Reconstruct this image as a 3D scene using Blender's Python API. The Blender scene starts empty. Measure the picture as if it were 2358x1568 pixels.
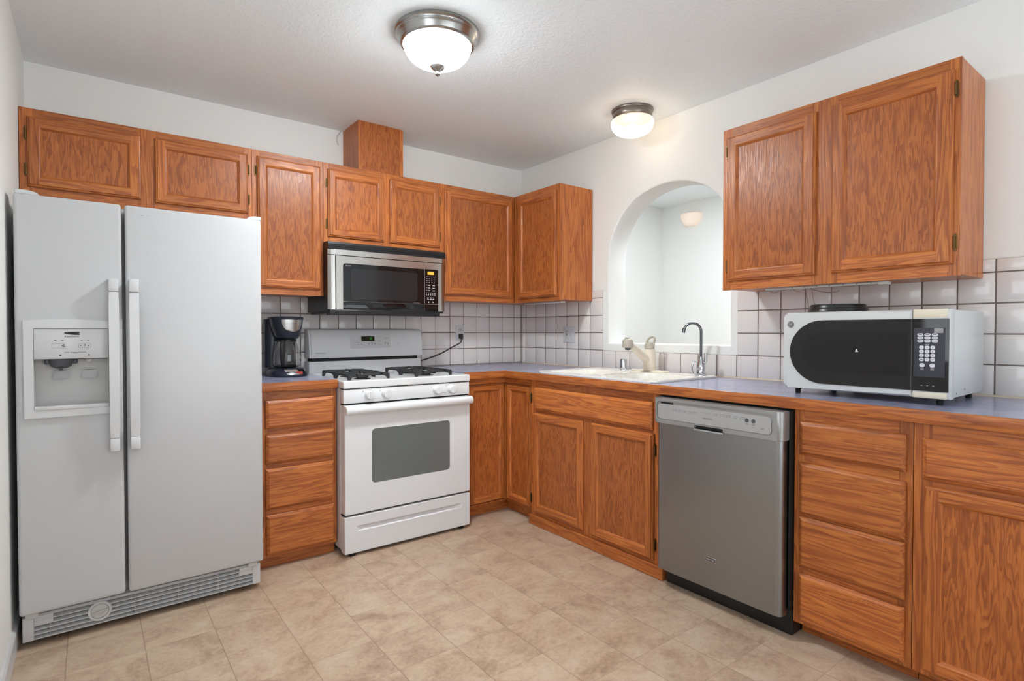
import bpy, bmesh, math, random
from mathutils import Vector, Matrix
random.seed(7)
SC = bpy.context.scene
COL = SC.collection

# ------------------------------------------------------------------ camera
W_PX, H_PX = 2358, 1568
F_PX = 1274.694
YAW, PITCH, ROLL = math.radians(-37.313), math.radians(-0.9545), math.radians(-0.0288)
cam_data = bpy.data.cameras.new('camera')
cam = bpy.data.objects.new('camera', cam_data)
COL.objects.link(cam)
fwd = Vector((math.sin(-YAW) * math.cos(PITCH), math.cos(YAW) * math.cos(PITCH), math.sin(PITCH)))
rgt = Vector((math.cos(YAW), math.sin(YAW), 0))
upv = rgt.cross(fwd)
r2 = rgt * math.cos(ROLL) + upv * math.sin(ROLL)
u2 = upv * math.cos(ROLL) - rgt * math.sin(ROLL)
M3 = Matrix((r2, u2, -fwd)).transposed()
cam.matrix_world = Matrix.Translation((-2.7322, -3.4622, 1.1632)) @ M3.to_4x4()
cam_data.sensor_fit = 'HORIZONTAL'
cam_data.sensor_width = 36.0
cam_data.lens = F_PX * 36.0 / W_PX
cam_data.shift_y = -1.04 / W_PX
cam_data.clip_start = 0.02
SC.camera = cam

# ------------------------------------------------------------------ exposure, sky, window light, added fill
vs = SC.view_settings
vs.view_transform = 'Standard'
vs.look = 'None'
vs.exposure = 0.05
vs.gamma = 1.0
vs.use_curve_mapping = False
SC.cycles.use_denoising = True
SC.cycles.max_bounces = 10
SC.cycles.diffuse_bounces = 6
SC.cycles.glossy_bounces = 5
SC.cycles.transmission_bounces = 8
SC.cycles.sample_clamp_indirect = 12.0
SC.cycles.caustics_reflective = False
SC.cycles.caustics_refractive = False

world = bpy.data.worlds.new('sky')
SC.world = world
world.use_nodes = True
bg = world.node_tree.nodes['Background']
bg.inputs['Color'].default_value = (0.93, 0.985, 1.0, 1)
bg.inputs['Strength'].default_value = 0.4


def area_light(name, loc, rot, sx, sy, power, color=(0.90, 0.955, 1.0)):
    l = bpy.data.lights.new(name, 'AREA')
    l.shape = 'RECTANGLE'
    l.size, l.size_y = sx, sy
    l.energy = power
    l.color = color
    o = bpy.data.objects.new(name, l)
    o.location = loc
    o.rotation_euler = rot
    COL.objects.link(o)
    return o


# daylight at three openings, the rear one added, plus an added hall fill
R90 = math.pi / 2
H_FILL = 2.42
area_light('window_daylight', (-3.06, -2.60, 1.45), (0, -R90, 0), 1.1, 1.1, 13)
area_light('rear_fill', (-1.55, -5.30, 1.22), (R90 + 0.50, 0, 0), 2.5, 1.9, 44)  # added fill from an unseen rear opening, tilted up to brighten the ceiling
area_light('hall_daylight', (1.10, -3.62, 1.45), (R90, 0, 0), 1.5, 1.7, 3)
area_light('hall_fill', (0.75, -1.15, H_FILL), (0, 0, 0), 0.8, 0.7, 30, (0.92, 0.955, 1.0))  # unseen fill under the hall ceiling, added to brighten the far wall

LAMP_MAIN = 345.0      # emission of the big bowl's underside, and of the bulb in the small one
LAMP_SINK = 50.0


# ------------------------------------------------------------------ colour and materials
def lin(r, g, b):
    def f(c):
        c /= 255.0
        return c / 12.92 if c <= 0.04045 else ((c + 0.055) / 1.055) ** 2.4
    return (f(r), f(g), f(b), 1.0)


def mat(name, col, rough=0.5, metal=0.0, spec=0.5, coat=0.0, emit=None, estr=0.0, trans=0.0, ior=1.45, alpha=1.0):
    m = bpy.data.materials.new(name)
    m.use_nodes = True
    p = m.node_tree.nodes['Principled BSDF']
    p.inputs['Base Color'].default_value = col
    p.inputs['Roughness'].default_value = rough
    p.inputs['Metallic'].default_value = metal
    p.inputs['Specular IOR Level'].default_value = spec
    p.inputs['Coat Weight'].default_value = coat
    p.inputs['Coat Roughness'].default_value = 0.08
    p.inputs['Transmission Weight'].default_value = trans
    p.inputs['IOR'].default_value = ior
    p.inputs['Alpha'].default_value = alpha
    if emit:
        p.inputs['Emission Color'].default_value = emit
        p.inputs['Emission Strength'].default_value = estr
    return m


class NT:
    """small shortcut around a material's node tree"""
    def __init__(s, m):
        s.m, s.t = m, m.node_tree
        s.p = s.t.nodes['Principled BSDF']

    def n(s, kind, **kw):
        nd = s.t.nodes.new(kind)
        for k, v in kw.items():
            setattr(nd, k, v)
        return nd

    def l(s, a, b):
        s.t.links.new(a, b)

    def math(s, op, a, b=None, c=None):
        nd = s.n('ShaderNodeMath', operation=op)
        for i, v in enumerate((a, b, c)):
            if v is None:
                continue
            if isinstance(v, (int, float)):
                nd.inputs[i].default_value = v
            else:
                s.l(v, nd.inputs[i])
        return nd.outputs[0]

    def ramp(s, fac, stops):
        nd = s.n('ShaderNodeValToRGB')
        e = nd.color_ramp.elements
        while len(e) < len(stops):
            e.new(0.5)
        for el, (p, c) in zip(e, stops):
            el.position = p
            el.color = c
        s.l(fac, nd.inputs[0])
        return nd.outputs[0]

    def noise(s, vec, scale, detail=2.0, rough=0.5, dist=0.0):
        nd = s.n('ShaderNodeTexNoise')
        nd.inputs['Scale'].default_value = scale
        nd.inputs['Detail'].default_value = detail
        nd.inputs['Roughness'].default_value = rough
        nd.inputs['Distortion'].default_value = dist
        if vec is not None:
            s.l(vec, nd.inputs['Vector'])
        return nd.outputs['Fac']

    def coord(s):
        return s.n('ShaderNodeTexCoord').outputs['Object']

    def scale(s, vec, sc):
        nd = s.n('ShaderNodeMapping')
        nd.inputs['Scale'].default_value = sc
        s.l(vec, nd.inputs['Vector'])
        return nd.outputs[0]

    def mix(s, fac, a, b, mode='MIX'):
        nd = s.n('ShaderNodeMix', data_type='RGBA', blend_type=mode)
        for i, v in ((0, fac), (6, a), (7, b)):
            if isinstance(v, (int, float, tuple)):
                nd.inputs[i].default_value = v
            else:
                s.l(v, nd.inputs[i])
        return nd.outputs[2]

    def bump(s, h, strength, dist=0.01):
        nd = s.n('ShaderNodeBump')
        nd.inputs['Strength'].default_value = strength
        nd.inputs['Distance'].default_value = dist
        s.l(h, nd.inputs['Height'])
        s.l(nd.outputs[0], s.p.inputs['Normal'])


def oak(name, axis, panel=False):
    m = mat(name, (0.4, 0.2, 0.08, 1), rough=0.33, spec=0.45)
    t = NT(m)
    co = t.coord()
    at = t.n('ShaderNodeAttribute', attribute_name='board')
    off = t.n('ShaderNodeVectorMath', operation='MULTIPLY')
    comb = t.n('ShaderNodeCombineXYZ')
    for i, k in enumerate((31.7, 17.3, 23.9)):
        t.l(t.math('MULTIPLY', at.outputs['Fac'], k), comb.inputs[i])
    add = t.n('ShaderNodeVectorMath', operation='ADD')
    t.l(co, add.inputs[0])
    t.l(comb.outputs[0], add.inputs[1])
    v = add.outputs[0]

    def sc(al, cr):
        s = [cr, cr, cr]
        s[axis] = al
        return tuple(s)
    # flame figure: stepped contour lines of a slow noise stretched along the grain
    if panel:
        fig = t.noise(t.scale(v, sc(0.15, 1.0)), 19.0, 3.5, 0.52, 0.15)
        lines = t.math('FRACT', t.math('MULTIPLY', fig, 11.0))
        wob = t.noise(t.scale(v, sc(0.16, 1.0)), 48.0, 3.0, 0.6, 0.3)
    else:
        fig = t.noise(t.scale(v, sc(0.06, 1.0)), 13.0, 3.0, 0.5, 0.12)
        lines = t.math('FRACT', t.math('MULTIPLY', fig, 15.0))
        wob = t.noise(t.scale(v, sc(0.05, 1.0)), 55.0, 3.0, 0.6, 0.1)
    # dark late wood that starts sharply and fades out
    lines = t.ramp(lines, [(0.0, (0.05, 0.05, 0.05, 1)), (0.09, (0.85, 0.85, 0.85, 1)), (0.38, (0.62, 0.62, 0.62, 1)), (0.62, (0.15, 0.15, 0.15, 1)), (1.0, (0.05, 0.05, 0.05, 1))])
    pores = t.noise(t.scale(v, sc(0.025, 1.0)), 520.0, 2.0, 0.6)
    pores = t.ramp(pores, [(0.34, (1, 1, 1, 1)), (0.56, (0, 0, 0, 1))])
    tone = t.math('ADD', t.math('MULTIPLY', lines, 0.44 if panel else 0.46), t.math('MULTIPLY', wob, 0.75))
    tone = t.math('SUBTRACT', tone, 0.10)
    if panel:
        c = t.ramp(tone, [(0.12, lin(184, 103, 32)), (0.38, lin(174, 94, 27)), (0.62, lin(148, 75, 22)), (0.85, lin(122, 59, 16))])
    else:
        c = t.ramp(tone, [(0.10, lin(198, 118, 36)), (0.38, lin(184, 101, 29)), (0.64, lin(158, 80, 22)), (0.88, lin(122, 58, 16))])
    c = t.mix(t.math('MULTIPLY', pores, 0.42), c, lin(103, 51, 14))
    # board to board difference
    br = t.math('MULTIPLY_ADD', t.math('FRACT', t.math('MULTIPLY', at.outputs['Fac'], 7.77)), 0.26, 0.90)
    hsv = t.n('ShaderNodeHueSaturation')
    hsv.inputs['Saturation'].default_value = 0.95
    t.l(br, hsv.inputs['Value'])
    t.l(c, hsv.inputs['Color'])
    t.l(hsv.outputs[0], t.p.inputs['Base Color'])
    t.l(t.math('MULTIPLY_ADD', pores, 0.14, 0.28), t.p.inputs['Roughness'])
    t.bump(t.math('SUBTRACT', 1.0, t.math('ADD', t.math('MULTIPLY', pores, 0.6), t.math('MULTIPLY', lines, 0.4))), 0.16, 0.002)
    return m


OAK_X, OAK_Y, OAK_Z = oak('oak grain along x', 0), oak('oak grain along y', 1), oak('oak grain upright', 2)
OAK_P = oak('oak veneer panel', 2, True)


def oak_h(face):
    return OAK_X if face == 'y' else OAK_Y


# painted walls and ceiling
WALL = mat('white wall paint', lin(234, 235, 233), 0.62, spec=0.3)
t = NT(WALL)
nz = t.math('ADD', t.noise(t.coord(), 28.0, 4.0, 0.6), t.math('MULTIPLY', t.noise(t.coord(), 160.0, 2.0), 0.3))
t.bump(nz, 0.10, 0.006)
CEIL = mat('textured ceiling paint', lin(240, 247, 250), 0.55, spec=0.35)
t = NT(CEIL)
a = t.ramp(t.noise(t.coord(), 30.0, 5.0, 0.62, 1.4), [(0.44, (0, 0, 0, 1)), (0.60, (1, 1, 1, 1))])
b = t.noise(t.coord(), 95.0, 3.0, 0.6, 0.6)
t.bump(t.math('ADD', a, t.math('MULTIPLY', b, 0.6)), 0.24, 0.008)

# vinyl floor printed as 9 inch tiles
FLOOR = mat('beige vinyl tile', lin(190, 165, 145), 0.36, spec=0.42)
t = NT(FLOOR)
co = t.coord()
sep = t.n('ShaderNodeSeparateXYZ')
t.l(co, sep.inputs[0])
fx = t.math('DIVIDE', t.math('ADD', sep.outputs[0], 0.990), 0.2276)
fy = t.math('DIVIDE', t.math('ADD', sep.outputs[1], 1.7325), 0.2236)
def seam(f, w):
    d = t.math('ABSOLUTE', t.math('SUBTRACT', f, t.math('ROUND', f)))
    return t.math('LESS_THAN', d, w)
cellv = t.n('ShaderNodeCombineXYZ')
t.l(t.math('FLOOR', fx), cellv.inputs[0])
t.l(t.math('FLOOR', fy), cellv.inputs[1])
wn = t.n('ShaderNodeTexWhiteNoise', noise_dimensions='3D')
t.l(cellv.outputs[0], wn.inputs['Vector'])
va = t.n('ShaderNodeVectorMath', operation='ADD')
vm = t.n('ShaderNodeVectorMath', operation='SCALE')
t.l(wn.outputs['Color'], vm.inputs[0])
vm.inputs['Scale'].default_value = 6.0
t.l(co, va.inputs[0])
t.l(vm.outputs[0], va.inputs[1])
cloud = t.noise(t.scale(va.outputs[0], (0.9, 1.0, 1.0)), 6.0, 6.0, 0.66, 0.6)
grit = t.noise(va.outputs[0], 60.0, 4.0, 0.7)
c = t.ramp(t.math('ADD', cloud, t.math('MULTIPLY', t.math('SUBTRACT', grit, 0.5), 0.45)),
           [(0.28, lin(150, 126, 105)), (0.45, lin(177, 152, 130)), (0.58, lin(190, 168, 145)), (0.75, lin(200, 183, 164))])
hs = t.n('ShaderNodeHueSaturation')
t.l(t.math('MULTIPLY_ADD', wn.outputs['Value'], 0.06, 0.955), hs.inputs['Value'])
t.l(c, hs.inputs['Color'])
sm = t.math('MAXIMUM', seam(fx, 0.0065), t.math('MULTIPLY', seam(fy, 0.0055), 0.6))
c = t.mix(t.math('MULTIPLY', sm, 0.55), hs.outputs[0], lin(112, 88, 72))
t.l(c, t.p.inputs['Base Color'])
t.l(t.math('MULTIPLY_ADD', grit, 0.25, 0.28), t.p.inputs['Roughness'])
t.bump(t.math('SUBTRACT', grit, sm), 0.06, 0.003)

TILE = mat('glazed white wall tile', lin(226, 221, 218), 0.10, spec=0.5)
t = NT(TILE)
at = t.n('ShaderNodeAttribute', attribute_name='board')
c = t.ramp(at.outputs['Fac'], [(0.0, lin(220, 214, 213)), (0.5, lin(228, 223, 219)), (1.0, lin(222, 217, 215))])
t.l(c, t.p.inputs['Base Color'])
t.bump(t.noise(t.coord(), 22.0, 2.0), 0.03, 0.003)
GROUT = mat('grey brown grout', lin(122, 110, 103), 0.85)
CAULK = mat('cream caulk', lin(205, 190, 172), 0.6)

LAM = mat('blue grey laminate', lin(140, 141, 160), 0.20, spec=0.5)
t = NT(LAM)
c = t.ramp(t.noise(t.coord(), 9.0, 5.0, 0.65, 0.8), [(0.3, lin(136, 139, 166)), (0.5, lin(152, 154, 180)), (0.72, lin(168, 168, 190))])
t.l(c, t.p.inputs['Base Color'])

# appliances
MICRO_W = mat('white microwave enamel', lin(196, 198, 198), 0.28)
APPL = mat('white appliance enamel', lin(222, 223, 225), 0.26, spec=0.5)
FRIDGE_W = mat('white pebbled steel', lin(190, 191, 193), 0.30, spec=0.5)
t = NT(FRIDGE_W)
t.bump(t.noise(t.coord(), 330.0, 2.0, 0.6), 0.10, 0.0015)
PLASTIC_W = mat('white plastic', lin(205, 206, 208), 0.32)
PLASTIC_G = mat('pale grey plastic', lin(196, 196, 194), 0.4)
GREY_D = mat('dark grey metal', lin(84, 86, 92), 0.45, metal=0.2)
BLACK = mat('black plastic', lin(22, 22, 24), 0.35)
BLACK_M = mat('matt black', lin(18, 18, 18), 0.7)
RUBBER = mat('dark rubber', lin(28, 28, 28), 0.8)
IRON = mat('cast iron enamel', lin(44, 45, 47), 0.45, spec=0.5)
GASKET = mat('grey door gasket', lin(96, 97, 98), 0.7)
BGLASS = mat('black glass', lin(17, 17, 19), 0.05, spec=0.55)
OGLASS = mat('smoked oven glass', lin(104, 108, 107), 0.06, spec=0.6)
OGLASS_D = mat('oven glass inner screen', lin(88, 92, 91), 0.12, spec=0.5)
INK = mat('dark printing', lin(70, 70, 74), 0.6)
INK_L = mat('pale printing', lin(150, 150, 152), 0.6)
INK_W = mat('white printing', lin(215, 215, 220), 0.5)
CREAM = mat('yellowed plastic', lin(218, 210, 190), 0.4)
LCD = mat('green clock display', lin(20, 34, 22), 0.15)
LCD_ON = mat('lit green digits', lin(30, 120, 50), 0.4, emit=lin(60, 210, 80), estr=0.5)
AMBER = mat('amber display', lin(205, 160, 60), 0.3, emit=lin(214, 160, 60), estr=0.35)
CHROME = mat('polished chrome', lin(205, 207, 210), 0.07, metal=1.0)
CHROME_D = mat('dark polished nickel', lin(120, 122, 126), 0.16, metal=1.0)
NICKEL = mat('brushed nickel', lin(172, 172, 170), 0.24, metal=1.0)
BRONZE = mat('brushed bronze', lin(128, 120, 112), 0.34, metal=0.9)
BRASS = mat('antique brass', lin(104, 80, 46), 0.38, metal=0.9)
BISQUE = mat('bisque faucet plastic', lin(226, 216, 198), 0.25)
BISQUE_G = mat('grey beige plastic', lin(178, 170, 156), 0.3)
SINK = mat('white sink enamel', lin(232, 229, 222), 0.12, spec=0.5)
COFFEE = mat('blue black plastic', lin(32, 38, 50), 0.22)
RED = mat('red switch', lin(168, 40, 36), 0.3)
GLASS = mat('clear glass', (1, 1, 1, 1), 0.0, trans=1.0, ior=1.45)
LIDM = mat('black lid plastic', lin(30, 32, 32), 0.30)
DARKGAP = mat('dark void', lin(8, 8, 8), 0.9)
CONDUIT = mat('off white enamel', lin(205, 202, 196), 0.4)
WIREM = mat('grey wire', lin(150, 135, 120), 0.5)
CORD = mat('black rubber cord', lin(40, 34, 34), 0.5)
SCONCE_M = mat('ceramic sconce', lin(236, 222, 208), 0.6, emit=lin(255, 226, 205), estr=0.25)


def frosted(name, col, glow, estr, clear=0.42, side=1.0):
    """frosted lamp glass: lets part of the bulb's light straight through, glows with the rest"""
    m = mat(name, col, 0.3, emit=glow, estr=estr)
    t = NT(m)
    geo = t.n('ShaderNodeNewGeometry')
    sep_ = t.n('ShaderNodeSeparateXYZ')
    t.l(geo.outputs['Normal'], sep_.inputs[0])
    down = t.math('POWER', t.math('ABSOLUTE', sep_.outputs[2]), 6.0)
    t.l(t.math('MULTIPLY', t.math('MULTIPLY_ADD', down, 1.0 - side, side), estr), t.p.inputs['Emission Strength'])
    tr = t.n('ShaderNodeBsdfTransparent')
    mx = t.n('ShaderNodeMixShader')
    mx.inputs[0].default_value = clear
    out = t.t.nodes['Material Output']
    t.l(t.p.outputs[0], mx.inputs[1])
    t.l(tr.outputs[0], mx.inputs[2])
    t.l(mx.outputs[0], out.inputs['Surface'])
    return m


GLOW = frosted('lit frosted glass', lin(240, 240, 240), (0.93, 0.985, 1.0, 1), LAMP_MAIN, 0.0, 0.048)
GLOW_W = frosted('warm lit frosted glass', lin(240, 228, 205), (1.0, 0.87, 0.70, 1), 0.85)
BULB_W = mat('warm lit bulb', lin(255, 240, 220), 0.5, emit=(1.0, 0.84, 0.66, 1), estr=LAMP_SINK)


def steel(name, col, rough, axis):
    m = mat(name, col, rough, metal=1.0)
    t = NT(m)
    s = [1.0, 1.0, 1.0]
    s[axis] = 0.01
    h = t.noise(t.scale(t.coord(), tuple(s)), 700.0, 2.0, 0.6)
    t.l(t.math('MULTIPLY_ADD', h, 0.12, rough - 0.05), t.p.inputs['Roughness'])
    t.bump(h, 0.03, 0.001)
    return m


STEEL = steel('brushed stainless steel', lin(196, 194, 190), 0.24, 0)
STEEL_DW = steel('dishwasher stainless steel', lin(156, 159, 162), 0.30, 2)
SILVER = mat('silver painted panel', lin(160, 160, 160), 0.34, metal=0.55)
SILVER_L = mat('light silver inlay', lin(176, 177, 178), 0.32, metal=0.4)


# ------------------------------------------------------------------ geometry helpers
class MB:
    """collects shapes into one mesh"""
    def __init__(s):
        s.bm = bmesh.new()
        s.lay = s.bm.faces.layers.float.new('board')
        s.board = random.random()
        s.mi = 0

    def new_board(s):
        s.board = random.random()
        return s

    def _tag(s, faces):
        for f in faces:
            f[s.lay] = s.board
            f.material_index = s.mi

    def poly(s, pts):
        vs_ = [s.bm.verts.new(p) for p in pts]
        f = s.bm.faces.new(vs_)
        s._tag([f])
        return f

    def box(s, x0, x1, y0, y1, z0, z1, bev=0.0, seg=2, only=None):
        x0, x1 = min(x0, x1), max(x0, x1)
        y0, y1 = min(y0, y1), max(y0, y1)
        z0, z1 = min(z0, z1), max(z0, z1)
        g = bmesh.ops.create_cube(s.bm, size=1.0)
        for v in g['verts']:
            v.co = Vector(((x0 + x1) / 2 + v.co.x * (x1 - x0), (y0 + y1) / 2 + v.co.y * (y1 - y0), (z0 + z1) / 2 + v.co.z * (z1 - z0)))
        fs = {f for v in g['verts'] for f in v.link_faces}
        s._tag(fs)
        if bev > 0:
            es = {e for v in g['verts'] for e in v.link_edges}
            if only:
                ax = 'xyz'.index(only)
                es = {e for e in es if abs((e.verts[0].co - e.verts[1].co)[ax]) > 1e-6}
            r = bmesh.ops.bevel(s.bm, geom=list(es), offset=bev, segments=seg, profile=0.5, affect='EDGES')
            s._tag(r['faces'])
        return s

    def prism(s, pts, axis, a0, a1, bev=0.0, seg=2):
        """2D outline (the two other axes in x,y,z order) pulled from a0 to a1 along axis"""
        def P(p, a):
            q = list(p)
            q.insert(axis, a)
            return Vector(q)
        n = len(pts)
        v0 = [s.bm.verts.new(P(p, a0)) for p in pts]
        v1 = [s.bm.verts.new(P(p, a1)) for p in pts]
        f0, f1 = s.bm.faces.new(v0), s.bm.faces.new(v1)
        fs = [f0, f1]
        for i in range(n):
            fs.append(s.bm.faces.new((v0[i], v0[(i + 1) % n], v1[(i + 1) % n], v1[i])))
        s._tag(fs)
        if bev > 0:
            es = list(f0.edges) + list(f1.edges)
            r = bmesh.ops.bevel(s.bm, geom=es, offset=bev, segments=seg, profile=0.5, affect='EDGES')
            s._tag(r['faces'])
        return s

    def lathe(s, prof, c, seg=40, axis=2, ang=math.tau, start=0.0, sx=1.0, sy=1.0):
        """profile of (radius, height) turned round an axis through c"""
        full = abs(ang - math.tau) < 1e-6
        n = seg if full else seg + 1
        rings = []
        for (r, h) in prof:
            ring = []
            if r < 1e-7:
                ring = [s.bm.verts.new(s._ax(c, 0, 0, h, axis))] * n
            else:
                for i in range(n):
                    a = start + ang * i / seg
                    ring.append(s.bm.verts.new(s._ax(c, r * math.cos(a) * sx, r * math.sin(a) * sy, h, axis)))
            rings.append(ring)
        for A, B in zip(rings, rings[1:]):
            for i in range(n if full else n - 1):
                j = (i + 1) % n
                q = []
                for v in (A[i], A[j], B[j], B[i]):
                    if v not in q:
                        q.append(v)
                if len(q) > 2:
                    s._tag([s.bm.faces.new(q)])
        return s

    @staticmethod
    def _ax(c, a, b, h, axis):
        if axis == 2:
            return Vector((c[0] + a, c[1] + b, c[2] + h))
        if axis == 1:
            return Vector((c[0] + a, c[1] + h, c[2] + b))
        return Vector((c[0] + h, c[1] + a, c[2] + b))

    def tube(s, pts, rad, seg=10, caps=True, smooth=0):
        pts = [Vector(p) for p in pts]
        rads = rad if isinstance(rad, (list, tuple)) else [rad] * len(pts)
        if smooth:
            pts, rads = catmull(pts, rads, smooth)
        rings = []
        nrm = None
        for i, p in enumerate(pts):
            d = (pts[min(i + 1, len(pts) - 1)] - pts[max(i - 1, 0)]).normalized()
            if nrm is None:
                nrm = d.orthogonal().normalized()
            else:
                nrm = (nrm - d * nrm.dot(d)).normalized()
            b = d.cross(nrm)
            rings.append([s.bm.verts.new(p + (nrm * math.cos(math.tau * k / seg) + b * math.sin(math.tau * k / seg)) * rads[i]) for k in range(seg)])
        for A, B in zip(rings, rings[1:]):
            for k in range(seg):
                s._tag([s.bm.faces.new((A[k], A[(k + 1) % seg], B[(k + 1) % seg], B[k]))])
        if caps:
            s._tag([s.bm.faces.new(rings[0][::-1]), s.bm.faces.new(rings[-1])])
        return s

    def loft(s, rings, cap0=True, cap1=True):
        R = [[s.bm.verts.new(p) for p in r] for r in rings]
        n = len(R[0])
        for A, B in zip(R, R[1:]):
            for k in range(n):
                s._tag([s.bm.faces.new((A[k], A[(k + 1) % n], B[(k + 1) % n], B[k]))])
        if cap0:
            s._tag([s.bm.faces.new(R[0][::-1])])
        if cap1:
            s._tag([s.bm.faces.new(R[-1])])
        return s

    def mesh(s, name, origin, mats, smooth=32):
        bmesh.ops.recalc_face_normals(s.bm, faces=s.bm.faces[:])
        o = Vector(origin)
        for v in s.bm.verts:
            v.co -= o
        me = bpy.data.meshes.new(name)
        s.bm.to_mesh(me)
        s.bm.free()
        for m in mats:
            me.materials.append(m)
        if smooth:
            me.shade_smooth()
            me.set_sharp_from_angle(angle=math.radians(smooth))
        return me


def catmull(pts, rads, k):
    out, ro = [], []
    n = len(pts)
    for i in range(n - 1):
        p0, p1, p2, p3 = pts[max(i - 1, 0)], pts[i], pts[i + 1], pts[min(i + 2, n - 1)]
        for j in range(k):
            t_ = j / k
            out.append(0.5 * ((2 * p1) + (p2 - p0) * t_ + (2 * p0 - 5 * p1 + 4 * p2 - p3) * t_ ** 2 + (3 * p1 - p0 - 3 * p2 + p3) * t_ ** 3))
            ro.append(rads[i] + (rads[i + 1] - rads[i]) * t_)
    out.append(pts[-1])
    ro.append(rads[-1])
    return out, ro


ORIGIN = {}


def thing(name, label, cat, loc, group=None):
    o = bpy.data.objects.new(name, None)
    o.empty_display_size = 0.05
    o.location = loc
    COL.objects.link(o)
    o['label'] = label
    o['category'] = cat
    if group:
        o['group'] = group
    ORIGIN[o.name] = Vector(loc)
    return o


def part(name, mb, mats, parent, smooth=32, label=None):
    """one mesh, a child of parent; its shapes were given in room coordinates"""
    if not isinstance(mats, (list, tuple)):
        mats = [mats]
    org = ORIGIN[parent.name]
    o = bpy.data.objects.new(name, mb.mesh(name, org, mats, smooth))
    COL.objects.link(o)
    o.parent = parent
    ORIGIN[o.name] = org
    if label:
        o['label'] = label
    return o


def single(name, mb, mats, label, cat, loc, group=None, smooth=32):
    if not isinstance(mats, (list, tuple)):
        mats = [mats]
    o = bpy.data.objects.new(name, mb.mesh(name, loc, mats, smooth))
    o.location = loc
    COL.objects.link(o)
    o['label'] = label
    o['category'] = cat
    if group:
        o['group'] = group
    ORIGIN[o.name] = Vector(loc)
    return o


def struct(name, mb, mats, loc=(0, 0, 0), smooth=32):
    if not isinstance(mats, (list, tuple)):
        mats = [mats]
    o = bpy.data.objects.new(name, mb.mesh(name, loc, mats, smooth))
    o.location = loc
    COL.objects.link(o)
    o['kind'] = 'structure'
    ORIGIN[o.name] = Vector(loc)
    return o


def cut(o, mb):
    """take the shape in mb (room coordinates) out of o"""
    me = mb.mesh('cutter', ORIGIN[o.name], [], 0)
    c = bpy.data.objects.new('cutter', me)
    COL.objects.link(c)
    c.parent = o.parent
    md = o.modifiers.new('cut', 'BOOLEAN')
    md.operation = 'DIFFERENCE'
    md.solver = 'EXACT'
    md.object = c
    bpy.context.view_layer.update()
    dg = bpy.context.evaluated_depsgraph_get()
    new = bpy.data.meshes.new_from_object(o.evaluated_get(dg))
    o.modifiers.remove(md)
    old = o.data
    o.data = new
    new.set_sharp_from_angle(angle=math.radians(32))
    for p_ in new.polygons:
        if p_.area > 0.0012:
            p_.use_smooth = False
    bpy.data.meshes.remove(old)
    bpy.data.objects.remove(c)
    bpy.data.meshes.remove(me)


def P(face, s, t_, d):
    """point on a wall's own grid: s along the wall, t up, d out from the wall. 'y' is the back wall, 'x' the sink wall"""
    return (s, -d, t_) if face == 'y' else (-d, -s, t_)


def fbox(mb, face, s0, s1, t0, t1, d0, d1, bev=0.0, seg=2):
    if face == 'y':
        mb.box(s0, s1, -d1, -d0, t0, t1, bev, seg)
    else:
        mb.box(-d1, -d0, -s1, -s0, t0, t1, bev, seg)


def rrect(a0, a1, b0, b1, r, n=5):
    out = []
    for (ca, cb, st) in ((a1 - r, b1 - r, 0), (a0 + r, b1 - r, 90), (a0 + r, b0 + r, 180), (a1 - r, b0 + r, 270)):
        for i in range(n + 1):
            an = math.radians(st + 90 * i / n)
            out.append((ca + r * math.cos(an), cb + r * math.sin(an)))
    return out


def fprism(mb, face, pts, d0, d1, bev=0.0, seg=2):
    """outline of (s, t) pulled out from the wall from d0 to d1"""
    if face == 'y':
        mb.prism(pts, 1, -d1, -d0, bev, seg)
    else:
        mb.prism([(-s, t_) for s, t_ in pts], 0, -d1, -d0, bev, seg)


def text_into(mb, string, face, s, t_, d, size, depth=0.0006, squeeze=1.0):
    """flat lettering on a face, left end at s, baseline at t"""
    cu = bpy.data.curves.new('lettering', 'FONT')
    cu.body = string
    cu.size = size
    cu.extrude = 0
    ob = bpy.data.objects.new('lettering', cu)
    COL.objects.link(ob)
    bpy.context.view_layer.update()
    me = bpy.data.meshes.new_from_object(ob.evaluated_get(bpy.context.evaluated_depsgraph_get()))
    bpy.data.objects.remove(ob)
    bpy.data.curves.remove(cu)
    base = [mb.bm.verts.new(P(face, s + v.co.x * squeeze, t_ + v.co.y, d)) for v in me.vertices]
    for p in me.polygons:
        try:
            f = mb.bm.faces.new([base[i] for i in p.vertices])
            mb._tag([f])
        except ValueError:
            pass
    bpy.data.meshes.remove(me)


# ------------------------------------------------------------------ cabinet parts
def ring(mb, face, s0, s1, t0, t1, prof):
    """four mitred sides following a (inset, depth) profile; upright sides use slot 0, level ones slot 1"""
    bd = [random.random() for _ in range(4)]
    for (w1, d1), (w2, d2) in zip(prof, prof[1:]):
        c1 = [(s0 + w1, t0 + w1), (s0 + w1, t1 - w1), (s1 - w1, t1 - w1), (s1 - w1, t0 + w1)]
        c2 = [(s0 + w2, t0 + w2), (s0 + w2, t1 - w2), (s1 - w2, t1 - w2), (s1 - w2, t0 + w2)]
        for i in range(4):
            j = (i + 1) % 4
            mb.mi = 0 if i in (0, 2) else 1
            mb.board = bd[i]
            mb.poly([P(face, *c1[i], d1), P(face, *c1[j], d1), P(face, *c2[j], d2), P(face, *c2[i], d2)])
    mb.mi = 0
    return bd


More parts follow.
